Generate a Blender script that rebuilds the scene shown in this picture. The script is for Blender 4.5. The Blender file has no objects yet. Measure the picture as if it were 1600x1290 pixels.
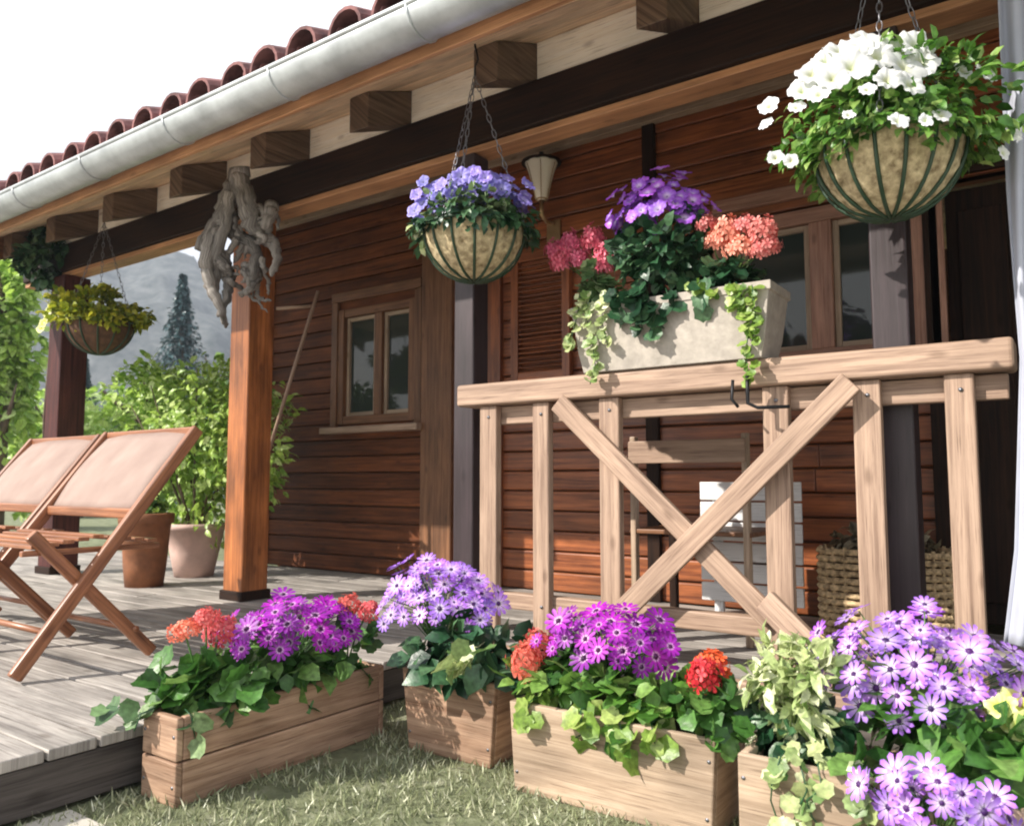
import bpy, math, random
import numpy as np
from mathutils import Vector, Matrix

# ------------------------------------------------------------------ camera, sky, sun, exposure
EYE = 0.76                      # camera height above the lawn, metres
FPX = 1244.0                    # focal length in photo pixels (1600 wide)
YAW = math.radians(35.36)
PITCH = math.atan2(107.0, FPX)
SC = bpy.context.scene
COL = SC.collection
cam_d = bpy.data.cameras.new('camera')
cam = bpy.data.objects.new('camera', cam_d)
COL.objects.link(cam)
cam_d.sensor_width = 36.0
cam_d.lens = 36.0 * FPX / 1600.0
cam_d.clip_start = 0.02
cam_d.clip_end = 3000
cam.location = (0, 0, EYE)
cam.rotation_euler = (math.pi/2 + PITCH, 0, YAW)
cam_d.dof.use_dof = True
cam_d.dof.focus_distance = 2.4
cam_d.dof.aperture_fstop = 5.0
SC.camera = cam

SUN_EL = math.radians(36)
SUN_OFF = math.radians(36)      # swing of the sun from straight in front of the house towards its left end
to_sun = Vector((-math.sin(SUN_OFF)*math.cos(SUN_EL), -math.cos(SUN_OFF)*math.cos(SUN_EL), math.sin(SUN_EL)))
w = bpy.data.worlds.new('World')
SC.world = w
w.use_nodes = True
nt = w.node_tree
bg = nt.nodes['Background']
sky = nt.nodes.new('ShaderNodeTexSky')
sky.sky_type = 'NISHITA'
sky.sun_disc = False
sky.sun_elevation = SUN_EL
sky.sun_rotation = math.atan2(to_sun.x, to_sun.y)
sky.air_density = 1.2
sky.dust_density = 2.5
tc = nt.nodes.new('ShaderNodeTexCoord')
cn = nt.nodes.new('ShaderNodeTexNoise')
cn.inputs['Scale'].default_value = 2.2
cn.inputs['Detail'].default_value = 6
cr = nt.nodes.new('ShaderNodeValToRGB')
cr.color_ramp.elements[0].position = 0.25
cr.color_ramp.elements[0].color = (.55, .55, .55, 1)
cr.color_ramp.elements[1].position = 0.55
cm = nt.nodes.new('ShaderNodeMixRGB')
cm.inputs['Color2'].default_value = (7.6, 7.7, 8.0, 1)
nt.links.new(tc.outputs['Generated'], cn.inputs['Vector'])
nt.links.new(cn.outputs['Fac'], cr.inputs['Fac'])
nt.links.new(cr.outputs['Color'], cm.inputs['Fac'])
nt.links.new(sky.outputs['Color'], cm.inputs['Color1'])
nt.links.new(cm.outputs['Color'], bg.inputs['Color'])
bg.inputs['Strength'].default_value = 0.10
sd = bpy.data.lights.new('sun', 'SUN')
sd.energy = 4.5
sd.angle = math.radians(0.6)
sd.color = (1.0, .93, .84)
so = bpy.data.objects.new('sun', sd)
COL.objects.link(so)
so.rotation_euler = to_sun.to_track_quat('Z', 'Y').to_euler()
so.location = (-6, -8, 9)
SC.view_settings.view_transform = 'Standard'
SC.view_settings.look = 'None'
SC.view_settings.exposure = 0.88
SC.view_settings.gamma = 1.0
SC.cycles.max_bounces = 8
SC.cycles.diffuse_bounces = 5
SC.cycles.use_denoising = True
SC.cycles.filter_width = 2.0

# ------------------------------------------------------------------ survey helpers (photo measurements -> metres)
_vh = np.array([-math.sin(YAW), math.cos(YAW), 0.0])
_rt = np.array([math.cos(YAW), math.sin(YAW), 0.0])
_fw = _vh*math.cos(PITCH) + np.array([0, 0, math.sin(PITCH)])
_up = -_vh*math.sin(PITCH) + np.array([0, 0, math.cos(PITCH)])
EYEV = np.array([0, 0, EYE])
def _ray(px, py): return _fw + _rt*(px-800)/FPX - _up*(py-645)/FPX
def PY(px, py, Y):
    d = _ray(px, py); return Vector(EYEV + d*(Y/d[1]))
def PZ(px, py, z):
    d = _ray(px, py); return Vector(EYEV + d*((z-EYE)/d[2]))
def PD(px, py, dist):
    d = _ray(px, py); return Vector(EYEV + d*(dist/float(d@_vh)))

rng = np.random.default_rng(11)
rnd = random.Random(5)

# ------------------------------------------------------------------ object helpers
def tag(o, label=None, cat=None, group=None, kind=None):
    if label: o['label'] = label
    if cat: o['category'] = cat
    if group: o['group'] = group
    if kind: o['kind'] = kind
    return o
def thing(name, label, cat, loc=(0, 0, 0), rz=0.0, group=None):
    o = bpy.data.objects.new(name, None)
    o.empty_display_size = 0.1
    o.location = loc
    o.rotation_euler = (0, 0, rz)
    COL.objects.link(o)
    return tag(o, label, cat, group)
def world_of(o):
    v = Matrix.Identity(4); c = []
    while o: c.append(o); o = o.parent
    for x in reversed(c):
        v = v @ Matrix.LocRotScale(x.location, x.rotation_euler, x.scale)
    return v

class MB:
    """collects shapes, links them as ONE mesh object"""
    def __init__(s):
        s.v = []; s.f = []; s.uv = []; s.m = []; s.sm = []
    def add(s, verts, faces, uvs=None, mi=0, smooth=False):
        b = len(s.v)
        s.v += [tuple(p) for p in verts]
        for i, f in enumerate(faces):
            s.f.append(tuple(b+k for k in f))
            s.uv.append(uvs[i] if uvs else [(verts[k][0], verts[k][2]) for k in f])
            s.m.append(mi); s.sm.append(smooth)
        return s
    def box(s, c, u, v, w, mi=0):
        """c centre, u/v/w half vectors, u along the grain"""
        c, u, v, w = Vector(c), Vector(u), Vector(v), Vector(w)
        if u.cross(v).dot(w) < 0: w = -w
        P = [c + a*u + b*v + d*w for a in (-1, 1) for b in (-1, 1) for d in (-1, 1)]
        F = [(0,1,3,2), (4,6,7,5), (0,4,5,1), (2,3,7,6), (0,2,6,4), (1,5,7,3)]
        lu, lv, lw = u.length, v.length, w.length
        ou, ov = rnd.uniform(0, 40), rnd.uniform(0, 40)
        sg = [(a, b, d) for a in (-1, 1) for b in (-1, 1) for d in (-1, 1)]
        U = []
        for k, f in enumerate(F):
            if k < 2: U.append([(ou+sg[i][1]*lv*.1, ov+sg[i][2]*lw) for i in f])
            elif k < 4: U.append([(ou+sg[i][0]*lu, ov+sg[i][2]*lw+.3) for i in f])
            else: U.append([(ou+sg[i][0]*lu, ov+sg[i][1]*lv) for i in f])
        return s.add(P, F, U, mi)
    def bb(s, x0, x1, y0, y1, z0, z1, g='x', mi=0):
        c = Vector(((x0+x1)/2, (y0+y1)/2, (z0+z1)/2))
        X, Y, Z = Vector(((x1-x0)/2, 0, 0)), Vector((0, (y1-y0)/2, 0)), Vector((0, 0, (z1-z0)/2))
        if g == 'x': return s.box(c, X, Z, Y, mi)
        if g == 'y': return s.box(c, Y, X, Z, mi)
        return s.box(c, Z, X, Y, mi)
    def bar(s, p0, p1, wd, th, side=(0, 1, 0), mi=0):
        """bar from p0 to p1; th measured along `side`, wd across it"""
        p0, p1 = Vector(p0), Vector(p1)
        u = (p1-p0)/2
        t = Vector(side); t = (t - u.normalized()*t.dot(u.normalized())).normalized()
        v = u.normalized().cross(t)
        return s.box((p0+p1)/2, u, v*wd/2, t*th/2, mi)
    def tube(s, pts, r, n=8, mi=0, cap=True):
        pts = [Vector(p) for p in pts]
        rs = r if isinstance(r, (list, tuple)) else [r]*len(pts)
        V, F, U = [], [], []
        prev = None; L = 0
        for i, p in enumerate(pts):
            d = (pts[min(i+1, len(pts)-1)] - pts[max(i-1, 0)]).normalized()
            if prev is None:
                a = Vector((0, 0, 1)) if abs(d.z) < .9 else Vector((1, 0, 0))
                prev = d.cross(a).normalized()
            x = (prev - d*prev.dot(d)).normalized(); y = d.cross(x); prev = x
            for k in range(n):
                t = 2*math.pi*k/n
                V.append(p + (x*math.cos(t)+y*math.sin(t))*rs[i])
        for i in range(len(pts)-1):
            l = (pts[i+1]-pts[i]).length
            for k in range(n):
                j = (k+1) % n
                F.append((i*n+k, i*n+j, (i+1)*n+j, (i+1)*n+k))
                U.append([(L, k*.02), (L, (k+1)*.02), (L+l, (k+1)*.02), (L+l, k*.02)])
            L += l
        if cap:
            F.append(tuple(range(n-1, -1, -1))); U.append([(0, 0)]*n)
            F.append(tuple((len(pts)-1)*n+k for k in range(n))); U.append([(0, 0)]*n)
        return s.add(V, F, U, mi, True)
    def lathe(s, prof, c=(0, 0, 0), n=28, mi=0):
        V, F, U = [], [], []
        for r, z in prof:
            for k in range(n):
                t = 2*math.pi*k/n
                V.append((c[0]+r*math.cos(t), c[1]+r*math.sin(t), c[2]+z))
        for i in range(len(prof)-1):
            for k in range(n):
                j = (k+1) % n
                F.append((i*n+k, i*n+j, (i+1)*n+j, (i+1)*n+k))
                U.append([(k/n, prof[i][1]), ((k+1)/n, prof[i][1]), ((k+1)/n, prof[i+1][1]), (k/n, prof[i+1][1])])
        return s.add(V, F, U, mi, True)
    def build(s, name, mats, parent=None, bevel=0.0, seg=2):
        me = bpy.data.meshes.new(name)
        inv = world_of(parent).inverted() if parent else None
        vv = [tuple(inv @ Vector(p)) for p in s.v] if inv else s.v
        me.from_pydata(vv, [], s.f)
        if not isinstance(mats, (list, tuple)): mats = [mats]
        for m in mats: me.materials.append(m)
        ul = me.uv_layers.new(name='UVMap')
        ul.data.foreach_set('uv', [c for f in s.uv for p in f for c in p])
        me.polygons.foreach_set('material_index', s.m)
        me.polygons.foreach_set('use_smooth', s.sm)
        me.update()
        o = bpy.data.objects.new(name, me)
        COL.objects.link(o)
        o.parent = parent
        if bevel:
            b = o.modifiers.new('bevel', 'BEVEL'); b.width = bevel; b.segments = seg
            b.limit_method = 'ANGLE'; b.angle_limit = math.radians(50)
        return o

# ------------------------------------------------------------------ materials
def mat(name):
    m = bpy.data.materials.new(name); m.use_nodes = True
    return m, m.node_tree, m.node_tree.nodes['Principled BSDF']
def N(nt, t, **kw):
    n = nt.nodes.new(t)
    for k, v in kw.items():
        if k in n.inputs: n.inputs[k].default_value = v
        else: setattr(n, k, v)
    return n
def ramp(nt, fac, stops):
    r = nt.nodes.new('ShaderNodeValToRGB')
    el = r.color_ramp.elements
    while len(el) > 2: el.remove(el[-1])
    for i, (p, c) in enumerate(stops):
        e = el[i] if i < 2 else el.new(p)
        e.position = p; e.color = (*c, 1)
    nt.links.new(fac, r.inputs['Fac'])
    return r.outputs['Color']
def wood(name, dark, light, rough=.6, var=.35, knots=True, grain=(2.0, 55.0), bump=.25, coat=0.0, stain=.5, spec=.4):
    m, nt, b = mat(name); L = nt.links
    uv = N(nt, 'ShaderNodeUVMap'); mp = N(nt, 'ShaderNodeMapping')
    mp.inputs['Scale'].default_value = (grain[0], grain[1], 1)
    L.new(uv.outputs['UV'], mp.inputs['Vector'])
    g = N(nt, 'ShaderNodeTexNoise', Scale=1.0, Detail=9.0, Roughness=.68, Distortion=.5)
    L.new(mp.outputs['Vector'], g.inputs['Vector'])
    col = ramp(nt, g.outputs['Fac'], [(.34, dark), (.62, light)])
    # fine open pores and hairline cracks along the grain
    mp3 = N(nt, 'ShaderNodeMapping'); mp3.inputs['Scale'].default_value = (grain[0]*4, grain[1]*5, 1)
    L.new(uv.outputs['UV'], mp3.inputs['Vector'])
    g3 = N(nt, 'ShaderNodeTexNoise', Scale=1.0, Detail=3.0, Roughness=.5); L.new(mp3.outputs['Vector'], g3.inputs['Vector'])
    r3 = ramp(nt, g3.outputs['Fac'], [(.30, (.45, .42, .40)), (.44, (1, 1, 1))])
    m3 = N(nt, 'ShaderNodeMixRGB', blend_type='MULTIPLY'); m3.inputs['Fac'].default_value = .8
    L.new(col, m3.inputs['Color1']); L.new(r3, m3.inputs['Color2']); col = m3.outputs['Color']
    # knots
    mpk = N(nt, 'ShaderNodeMapping'); mpk.inputs['Scale'].default_value = (2.2, 5.0, 1); L.new(uv.outputs['UV'], mpk.inputs['Vector'])
    vk = N(nt, 'ShaderNodeTexVoronoi', Scale=1.0); vk.voronoi_dimensions = '2D'; L.new(mpk.outputs['Vector'], vk.inputs['Vector'])
    rk = ramp(nt, vk.outputs['Distance'], [(.025, (.30, .24, .20)), (.075, (1, 1, 1))])
    mk = N(nt, 'ShaderNodeMixRGB', blend_type='MULTIPLY'); mk.inputs['Fac'].default_value = .5
    L.new(col, mk.inputs['Color1']); L.new(rk, mk.inputs['Color2']); col = mk.outputs['Color']
    # stains / weathering with a shape of their own
    mp2 = N(nt, 'ShaderNodeMapping'); mp2.inputs['Scale'].default_value = (3.0, 9.0, 1)
    L.new(uv.outputs['UV'], mp2.inputs['Vector'])
    s = N(nt, 'ShaderNodeTexNoise', Scale=1.0, Detail=4.0)
    L.new(mp2.outputs['Vector'], s.inputs['Vector'])
    sv = N(nt, 'ShaderNodeMapRange'); sv.inputs['From Min'].default_value = .3; sv.inputs['From Max'].default_value = .7
    sv.inputs['To Min'].default_value = 1-stain*.6; sv.inputs['To Max'].default_value = 1+stain*.45
    L.new(s.outputs['Fac'], sv.inputs['Value'])
    ge = N(nt, 'ShaderNodeNewGeometry')
    rv = N(nt, 'ShaderNodeMapRange'); rv.inputs['To Min'].default_value = 1-var; rv.inputs['To Max'].default_value = 1+var
    L.new(ge.outputs['Random Per Island'], rv.inputs['Value'])
    mu = N(nt, 'ShaderNodeMath', operation='MULTIPLY')
    L.new(sv.outputs['Result'], mu.inputs[0]); L.new(rv.outputs['Result'], mu.inputs[1])
    hs = N(nt, 'ShaderNodeHueSaturation')
    L.new(mu.outputs[0], hs.inputs['Value']); L.new(col, hs.inputs['Color'])
    L.new(hs.outputs['Color'], b.inputs['Base Color'])
    b.inputs['Roughness'].default_value = rough
    b.inputs['Coat Weight'].default_value = coat
    b.inputs['Specular IOR Level'].default_value = spec
    b.inputs['Coat Roughness'].default_value = .25
    bp = N(nt, 'ShaderNodeBump', Strength=bump, Distance=.004)
    L.new(g.outputs['Fac'], bp.inputs['Height']); L.new(bp.outputs['Normal'], b.inputs['Normal'])
    return m
def plain(name, c, rough=.6, metal=0.0, var=.15, scale=14.0, bump=0.1, c2=None):
    m, nt, b = mat(name); L = nt.links
    tcn = N(nt, 'ShaderNodeTexCoord')
    g = N(nt, 'ShaderNodeTexNoise', Scale=scale, Detail=6.0, Roughness=.6)
    L.new(tcn.outputs['Object'], g.inputs['Vector'])
    a = tuple(x*(1-var) for x in c); d = tuple(min(1, x*(1+var)) for x in (c2 or c))
    L.new(ramp(nt, g.outputs['Fac'], [(.32, a), (.68, d)]), b.inputs['Base Color'])
    b.inputs['Roughness'].default_value = rough
    b.inputs['Metallic'].default_value = metal
    if bump:
        bp = N(nt, 'ShaderNodeBump', Strength=bump, Distance=.01)
        L.new(g.outputs['Fac'], bp.inputs['Height']); L.new(bp.outputs['Normal'], b.inputs['Normal'])
    return m
def leafmat(name, a, b_, c=None, trans=.3, rough=.38):
    m, nt, b = mat(name); L = nt.links
    ge = N(nt, 'ShaderNodeNewGeometry')
    st = [(.0, a), (.6, b_)] + ([(1.0, c)] if c else [])
    col = ramp(nt, ge.outputs['Random Per Island'], st)
    tcn = N(nt, 'ShaderNodeTexCoord'); no = N(nt, 'ShaderNodeTexNoise', Scale=70.0, Detail=4.0); L.new(tcn.outputs['Object'], no.inputs['Vector'])
    mr = N(nt, 'ShaderNodeMapRange'); mr.inputs['From Min'].default_value = .3; mr.inputs['From Max'].default_value = .7; mr.inputs['To Min'].default_value = .6; mr.inputs['To Max'].default_value = 1.4
    L.new(no.outputs['Fac'], mr.inputs['Value'])
    hs = N(nt, 'ShaderNodeHueSaturation'); L.new(mr.outputs['Result'], hs.inputs['Value']); L.new(col, hs.inputs['Color']); col = hs.outputs['Color']
    bp = N(nt, 'ShaderNodeBump', Strength=.4, Distance=.004); L.new(no.outputs['Fac'], bp.inputs['Height']); L.new(bp.outputs['Normal'], b.inputs['Normal'])
    L.new(col, b.inputs['Base Color'])
    b.inputs['Roughness'].default_value = rough
    tr = N(nt, 'ShaderNodeBsdfTranslucent')
    L.new(col, tr.inputs['Color'])
    mx = N(nt, 'ShaderNodeMixShader', Fac=trans)
    L.new(b.outputs['BSDF'], mx.inputs[1]); L.new(tr.outputs['BSDF'], mx.inputs[2])
    L.new(mx.outputs['Shader'], nt.nodes['Material Output'].inputs['Surface'])
    return m
def radial(name, stops, trans=.25):
    """flower coloured by the distance from its own centre"""
    m, nt, b = mat(name); L = nt.links
    uv = N(nt, 'ShaderNodeUVMap')
    sx = N(nt, 'ShaderNodeSeparateXYZ'); L.new(uv.outputs['UV'], sx.inputs['Vector'])
    col = ramp(nt, sx.outputs['X'], stops)
    oi = N(nt, 'ShaderNodeObjectInfo')
    hs = N(nt, 'ShaderNodeHueSaturation')
    mr = N(nt, 'ShaderNodeMapRange'); mr.inputs['To Min'].default_value = .55; mr.inputs['To Max'].default_value = 1.35
    mh = N(nt, 'ShaderNodeMapRange'); mh.inputs['To Min'].default_value = .485; mh.inputs['To Max'].default_value = .52
    ge = N(nt, 'ShaderNodeNewGeometry'); ad = N(nt, 'ShaderNodeMath', operation='ADD'); md = N(nt, 'ShaderNodeMath', operation='MULTIPLY'); md.inputs[1].default_value = .5
    L.new(oi.outputs['Random'], ad.inputs[0]); L.new(ge.outputs['Random Per Island'], ad.inputs[1]); L.new(ad.outputs[0], md.inputs[0])
    L.new(md.outputs[0], mr.inputs['Value']); L.new(oi.outputs['Random'], mh.inputs['Value'])
    L.new(mr.outputs['Result'], hs.inputs['Value']); L.new(mh.outputs['Result'], hs.inputs['Hue'])
    L.new(col, hs.inputs['Color'])
    L.new(hs.outputs['Color'], b.inputs['Base Color'])
    b.inputs['Roughness'].default_value = .5
    tr = N(nt, 'ShaderNodeBsdfTranslucent'); L.new(hs.outputs['Color'], tr.inputs['Color'])
    mx = N(nt, 'ShaderNodeMixShader', Fac=trans)
    L.new(b.outputs['BSDF'], mx.inputs[1]); L.new(tr.outputs['BSDF'], mx.inputs[2])
    L.new(mx.outputs['Shader'], nt.nodes['Material Output'].inputs['Surface'])
    return m

M = {}
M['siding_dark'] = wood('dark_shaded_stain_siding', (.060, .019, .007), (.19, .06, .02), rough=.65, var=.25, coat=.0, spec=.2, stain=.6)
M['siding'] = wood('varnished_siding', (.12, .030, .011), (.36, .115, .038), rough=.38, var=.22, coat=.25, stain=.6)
M['trim_dark'] = wood('dark_stained_timber', (.010, .006, .005), (.034, .016, .009), rough=.6, var=.1, stain=.4, spec=.15)
M['rafter'] = wood('rafter_timber', (.07, .042, .027), (.21, .14, .09), rough=.6, var=.15, stain=.6)
M['soffit'] = wood('pale_soffit_boards', (.66, .43, .26), (.88, .66, .45), rough=.55, var=.12, grain=(1.5, 40))
M['cream'] = wood('cream_infill', (.86, .78, .64), (.95, .90, .80), rough=.55, var=.06, stain=.25)
M['fascia'] = wood('orange_fascia', (.36, .17, .08), (.58, .30, .15), rough=.5, var=.1)
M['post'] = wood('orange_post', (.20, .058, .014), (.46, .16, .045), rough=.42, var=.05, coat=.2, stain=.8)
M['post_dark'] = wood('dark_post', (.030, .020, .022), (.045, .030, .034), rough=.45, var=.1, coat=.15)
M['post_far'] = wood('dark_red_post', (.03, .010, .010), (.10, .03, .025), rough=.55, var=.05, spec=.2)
M['brown'] = wood('brown_trim', (.10, .04, .015), (.24, .11, .05), rough=.5, var=.1)
M['rail'] = wood('pale_rail', (.235, .15, .105), (.465, .325, .235), rough=.62, var=.10, stain=.22)
M['deck'] = wood('grey_deck_boards', (.19, .17, .155), (.40, .37, .335), rough=.75, var=.16, stain=.7, bump=.5)
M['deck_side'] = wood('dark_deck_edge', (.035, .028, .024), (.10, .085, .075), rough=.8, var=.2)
M['planter'] = wood('planter_cedar', (.25, .14, .085), (.49, .32, .215), rough=.68, var=.10, stain=.7, bump=.4)
M['planter_pale'] = wood('planter_weathered', (.28, .195, .13), (.50, .375, .27), rough=.7, var=.10, stain=.6, bump=.4)
M['trough'] = plain('pale_stone_trough', (.39, .35, .30), .8, var=.2, scale=22, bump=.3)
M['window_frame'] = wood('window_frame_wood', (.26, .12, .08), (.44, .24, .17), rough=.45, var=.08)
M['frame_pale'] = wood('pale_sash', (.30, .21, .14), (.48, .36, .26), rough=.5, var=.08)
M['chair'] = wood('teak_chair', (.16, .055, .022), (.40, .17, .08), rough=.4, var=.15, coat=.2)
M['gutter'] = plain('zinc_gutter', (.46, .49, .50), .45, metal=.35, var=.24, scale=6, bump=.05)
M['tile'] = plain('clay_roof_tile', (.09, .032, .035), .85, var=.5, scale=9, bump=.3, c2=(.20, .085, .08))
M['iron'] = plain('dark_iron', (.02, .02, .022), .45, metal=.6)
M['chain'] = plain('grey_chain', (.22, .22, .24), .4, metal=.8)
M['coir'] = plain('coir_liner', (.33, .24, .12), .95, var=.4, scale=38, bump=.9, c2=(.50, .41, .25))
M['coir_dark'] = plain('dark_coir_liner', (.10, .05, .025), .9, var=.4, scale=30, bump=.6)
M['wire'] = plain('green_basket_wire', (.015, .045, .02), .45)
M['soil'] = plain('potting_soil', (.03, .02, .014), .95, var=.5, scale=60, bump=.8)
M['terracotta'] = plain('terracotta', (.22, .085, .035), .75, var=.3, scale=10, bump=.2)
M['pinkpot'] = plain('pale_clay_pot', (.60, .42, .36), .7, var=.15, scale=10)
M['driftwood'] = wood('grey_driftwood', (.06, .052, .047), (.42, .39, .355), rough=.9, var=.3, grain=(9, 260), bump=1.0, stain=.8, spec=.1)
M['glass'] = mat('window_glass')[0]
_b = M['glass'].node_tree.nodes['Principled BSDF']
_b.inputs['Base Color'].default_value = (.035, .045, .04, 1); _b.inputs['Roughness'].default_value = .04
M['lampglass'] = plain('frosted_lamp_glass', (.92, .84, .70), .12, var=.04, scale=4, bump=0)
M['brass'] = plain('aged_brass', (.45, .30, .16), .4, metal=.7)
M['white'] = wood('sun_glare_white', (.74, .74, .74), (.84, .84, .83), rough=.45, var=.03, stain=.08, bump=.05)  # bright sun glare on the siding, put into the slats' white
M['wicker'] = plain('wicker', (.26, .16, .08), .8, var=.5, scale=45, bump=.8, c2=(.56, .42, .24))
M['curtain'] = plain('grey_white_cloth', (.40, .42, .49), .85, var=.06, scale=8, bump=.05)
M['cane'] = None
M['bark'] = plain('bark', (.12, .085, .06), .9, var=.4, scale=12, bump=.8)
M['hill'] = plain('pale_hillside', (.022, .040, .036), .95, var=.3, scale=.35, bump=0, c2=(.095, .10, .098))
M['stone'] = plain('garden_stone', (.42, .40, .35), .85, var=.3, scale=7, bump=.5)
# leaves
M['leaf'] = leafmat('geranium_leaf', (.025, .085, .018), (.075, .20, .035), (.20, .34, .09))
M['leaf_dark'] = leafmat('dark_leaf', (.008, .035, .016), (.025, .085, .035), (.09, .18, .08), trans=.15)
M['leaf_lime'] = leafmat('lime_leaf', (.10, .21, .03), (.26, .40, .07), (.50, .60, .20), trans=.4)
M['leaf_var'] = leafmat('variegated_ivy', (.10, .22, .06), (.45, .52, .22), (.72, .76, .48), trans=.3)
M['leaf_pale'] = leafmat('cream_leaf', (.18, .30, .08), (.55, .62, .30), (.80, .82, .58), trans=.35)
M['leaf_sage'] = leafmat('sage_leaf', (.05, .11, .045), (.14, .24, .09), (.30, .40, .20), trans=.25)
M['leaf_basket'] = leafmat('petunia_leaf', (.03, .10, .015), (.12, .28, .04), (.34, .48, .14), trans=.35)
M['leaf_yellow'] = leafmat('golden_leaf', (.11, .18, .015), (.34, .38, .03), (.62, .58, .06), trans=.35)
M['leaf_bush'] = leafmat('bush_leaf', (.17, .32, .05), (.44, .62, .12), (.66, .80, .36), trans=.4)
M['leaf_tree'] = leafmat('tree_leaf', (.04, .11, .02), (.14, .27, .045), (.30, .44, .11), trans=.3)
M['needle'] = leafmat('blue_conifer', (.018, .045, .05), (.035, .085, .09), (.07, .14, .15), trans=.1)
M['grass'] = leafmat('grass_blade', (.16, .19, .10), (.34, .37, .21), (.60, .60, .44), trans=.25)
# petals
M['magenta'] = radial('magenta_daisy', [(.0, (.05, .0, .06)), (.17, (.10, .0, .12)), (.24, (.75, .45, .75)), (.38, (.40, .015, .46)), (1, (.24, .004, .34))])
M['lilac'] = radial('lilac_daisy', [(.0, (.06, .01, .12)), (.16, (.12, .03, .25)), (.22, (.86, .74, .92)), (.38, (.68, .46, .90)), (.72, (.47, .22, .80)), (1, (.34, .13, .66))])
M['purple_daisy'] = radial('purple_daisy', [(.0, (.05, .01, .10)), (.2, (.10, .02, .22)), (.26, (.8, .7, .9)), (.45, (.42, .20, .75)), (1, (.22, .05, .52))])
M['violet'] = radial('violet_bloom', [(.0, (.2, .05, .3)), (.2, (.75, .6, .9)), (.5, (.46, .18, .80)), (1, (.34, .08, .66))])
M['blue'] = radial('blue_violet_bloom', [(.0, (.1, .1, .1)), (.2, (.45, .42, .8)), (.6, (.22, .18, .62)), (1, (.34, .30, .75))])
M['whitep'] = radial('white_petunia', [(.0, (.5, .56, .2)), (.2, (.68, .72, .52)), (.45, (.78, .80, .78)), (1, (.82, .83, .84))])
M['yellowp'] = radial('yellow_bloom', [(.0, (.5, .5, .02)), (.4, (.72, .74, .12)), (1, (.80, .82, .35))])
M['coral'] = radial('coral_geranium', [(.0, (.75, .12, .09)), (.5, (.80, .13, .10)), (1, (.86, .24, .19))])
M['coralpink'] = radial('coral_pink_geranium', [(.0, (.7, .12, .10)), (.5, (.84, .24, .20)), (1, (.90, .38, .32))])
M['red'] = radial('red_geranium', [(.0, (.5, .02, .01)), (.5, (.78, .05, .03)), (1, (.84, .10, .06))])
M['pink'] = radial('pink_geranium', [(.0, (.5, .03, .10)), (.5, (.78, .12, .22)), (1, (.84, .22, .30))])

# ------------------------------------------------------------------ foliage helpers
LEAF = np.array([[0,0,0], [-.30,.30,.07], [0,.32,0], [.30,.30,.07], [-.26,.68,.05], [0,.70,-.02], [.26,.68,.05], [0,1,-.14]])
LF = [(0,2,1), (0,3,2), (1,2,5,4), (2,3,6,5), (4,5,7), (5,6,7)]
ROUND = np.array([[0,.08,0], [-.50,.30,.10], [0,.35,0], [.50,.30,.10], [-.42,.82,.09], [0,.72,.01], [.42,.82,.09], [0,1.0,.03]])
_ra = [math.radians(v) for v in (-150, -118, -92, -62, -34, -8, 8, 34, 62, 92, 118, 150)]
ROUND = np.array([[0, .30, -.02]] + [[.52*math.sin(a)*(1+.10*(-1)**i), .46+.52*math.cos(a)*(1+.08*(-1)**i), .10*abs(math.sin(a))+.03*(-1)**i] for i, a in enumerate(_ra)] + [[0, .12, .0]])
RF = [(0, i+1, i+2) for i in range(11)] + [(0, 12, 13), (0, 13, 1)]
RF = [tuple(reversed(f)) for f in RF]
BLADE = np.array([[-.5,0,0], [.5,0,0], [.0,1,0]])
def bases(d, nrm):
    d = d/np.linalg.norm(d, axis=1, keepdims=True)
    n = nrm - d*np.sum(nrm*d, axis=1, keepdims=True)
    n = n/(np.linalg.norm(n, axis=1, keepdims=True)+1e-9)
    return np.cross(d, n), d, n
def leaf_mesh(name, pos, d, nrm, size, material, parent=None, shape=LEAF, faces=LF, wide=1.0):
    n = len(pos); k = len(shape)
    if shape is ROUND: faces = RF
    X, Y, Z = bases(d, nrm)
    s = np.asarray(size).reshape(-1, 1, 1)*np.ones((n, 1, 1))
    S = np.array(shape)[None]*s
    curl = rng.uniform(-.5, .25, (n, 1)); S[..., 2] += curl*(np.array(shape)[None, :, 1]**2)*s[..., 0]
    V = pos[:, None] + X[:, None]*S[..., 0:1]*wide + Y[:, None]*S[..., 1:2] + Z[:, None]*S[..., 2:3]
    V = V.reshape(-1, 3)
    if parent:
        mi = np.array(world_of(parent).inverted())
        V = V @ mi[:3, :3].T + mi[:3, 3]
    me = bpy.data.meshes.new(name)
    nf = len(faces); lens = np.array([len(f) for f in faces]); fl = np.concatenate([np.array(f) for f in faces])
    me.vertices.add(n*k); me.vertices.foreach_set('co', V.astype(np.float32).ravel())
    loops = (fl[None] + (np.arange(n)*k)[:, None]).ravel()
    me.loops.add(len(loops)); me.loops.foreach_set('vertex_index', loops.astype(np.int32))
    ls = np.tile(lens, n); st = np.concatenate([[0], np.cumsum(ls)[:-1]])
    me.polygons.add(n*nf)
    me.polygons.foreach_set('loop_start', st.astype(np.int32)); me.polygons.foreach_set('loop_total', ls.astype(np.int32))
    me.polygons.foreach_set('use_smooth', np.ones(n*nf, dtype=bool))
    me.materials.append(material)
    me.update(calc_edges=True)
    o = bpy.data.objects.new(name, me); COL.objects.link(o); o.parent = parent
    return o
def unit(n):
    v = rng.normal(size=(n, 3)); return v/np.linalg.norm(v, axis=1, keepdims=True)
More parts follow.
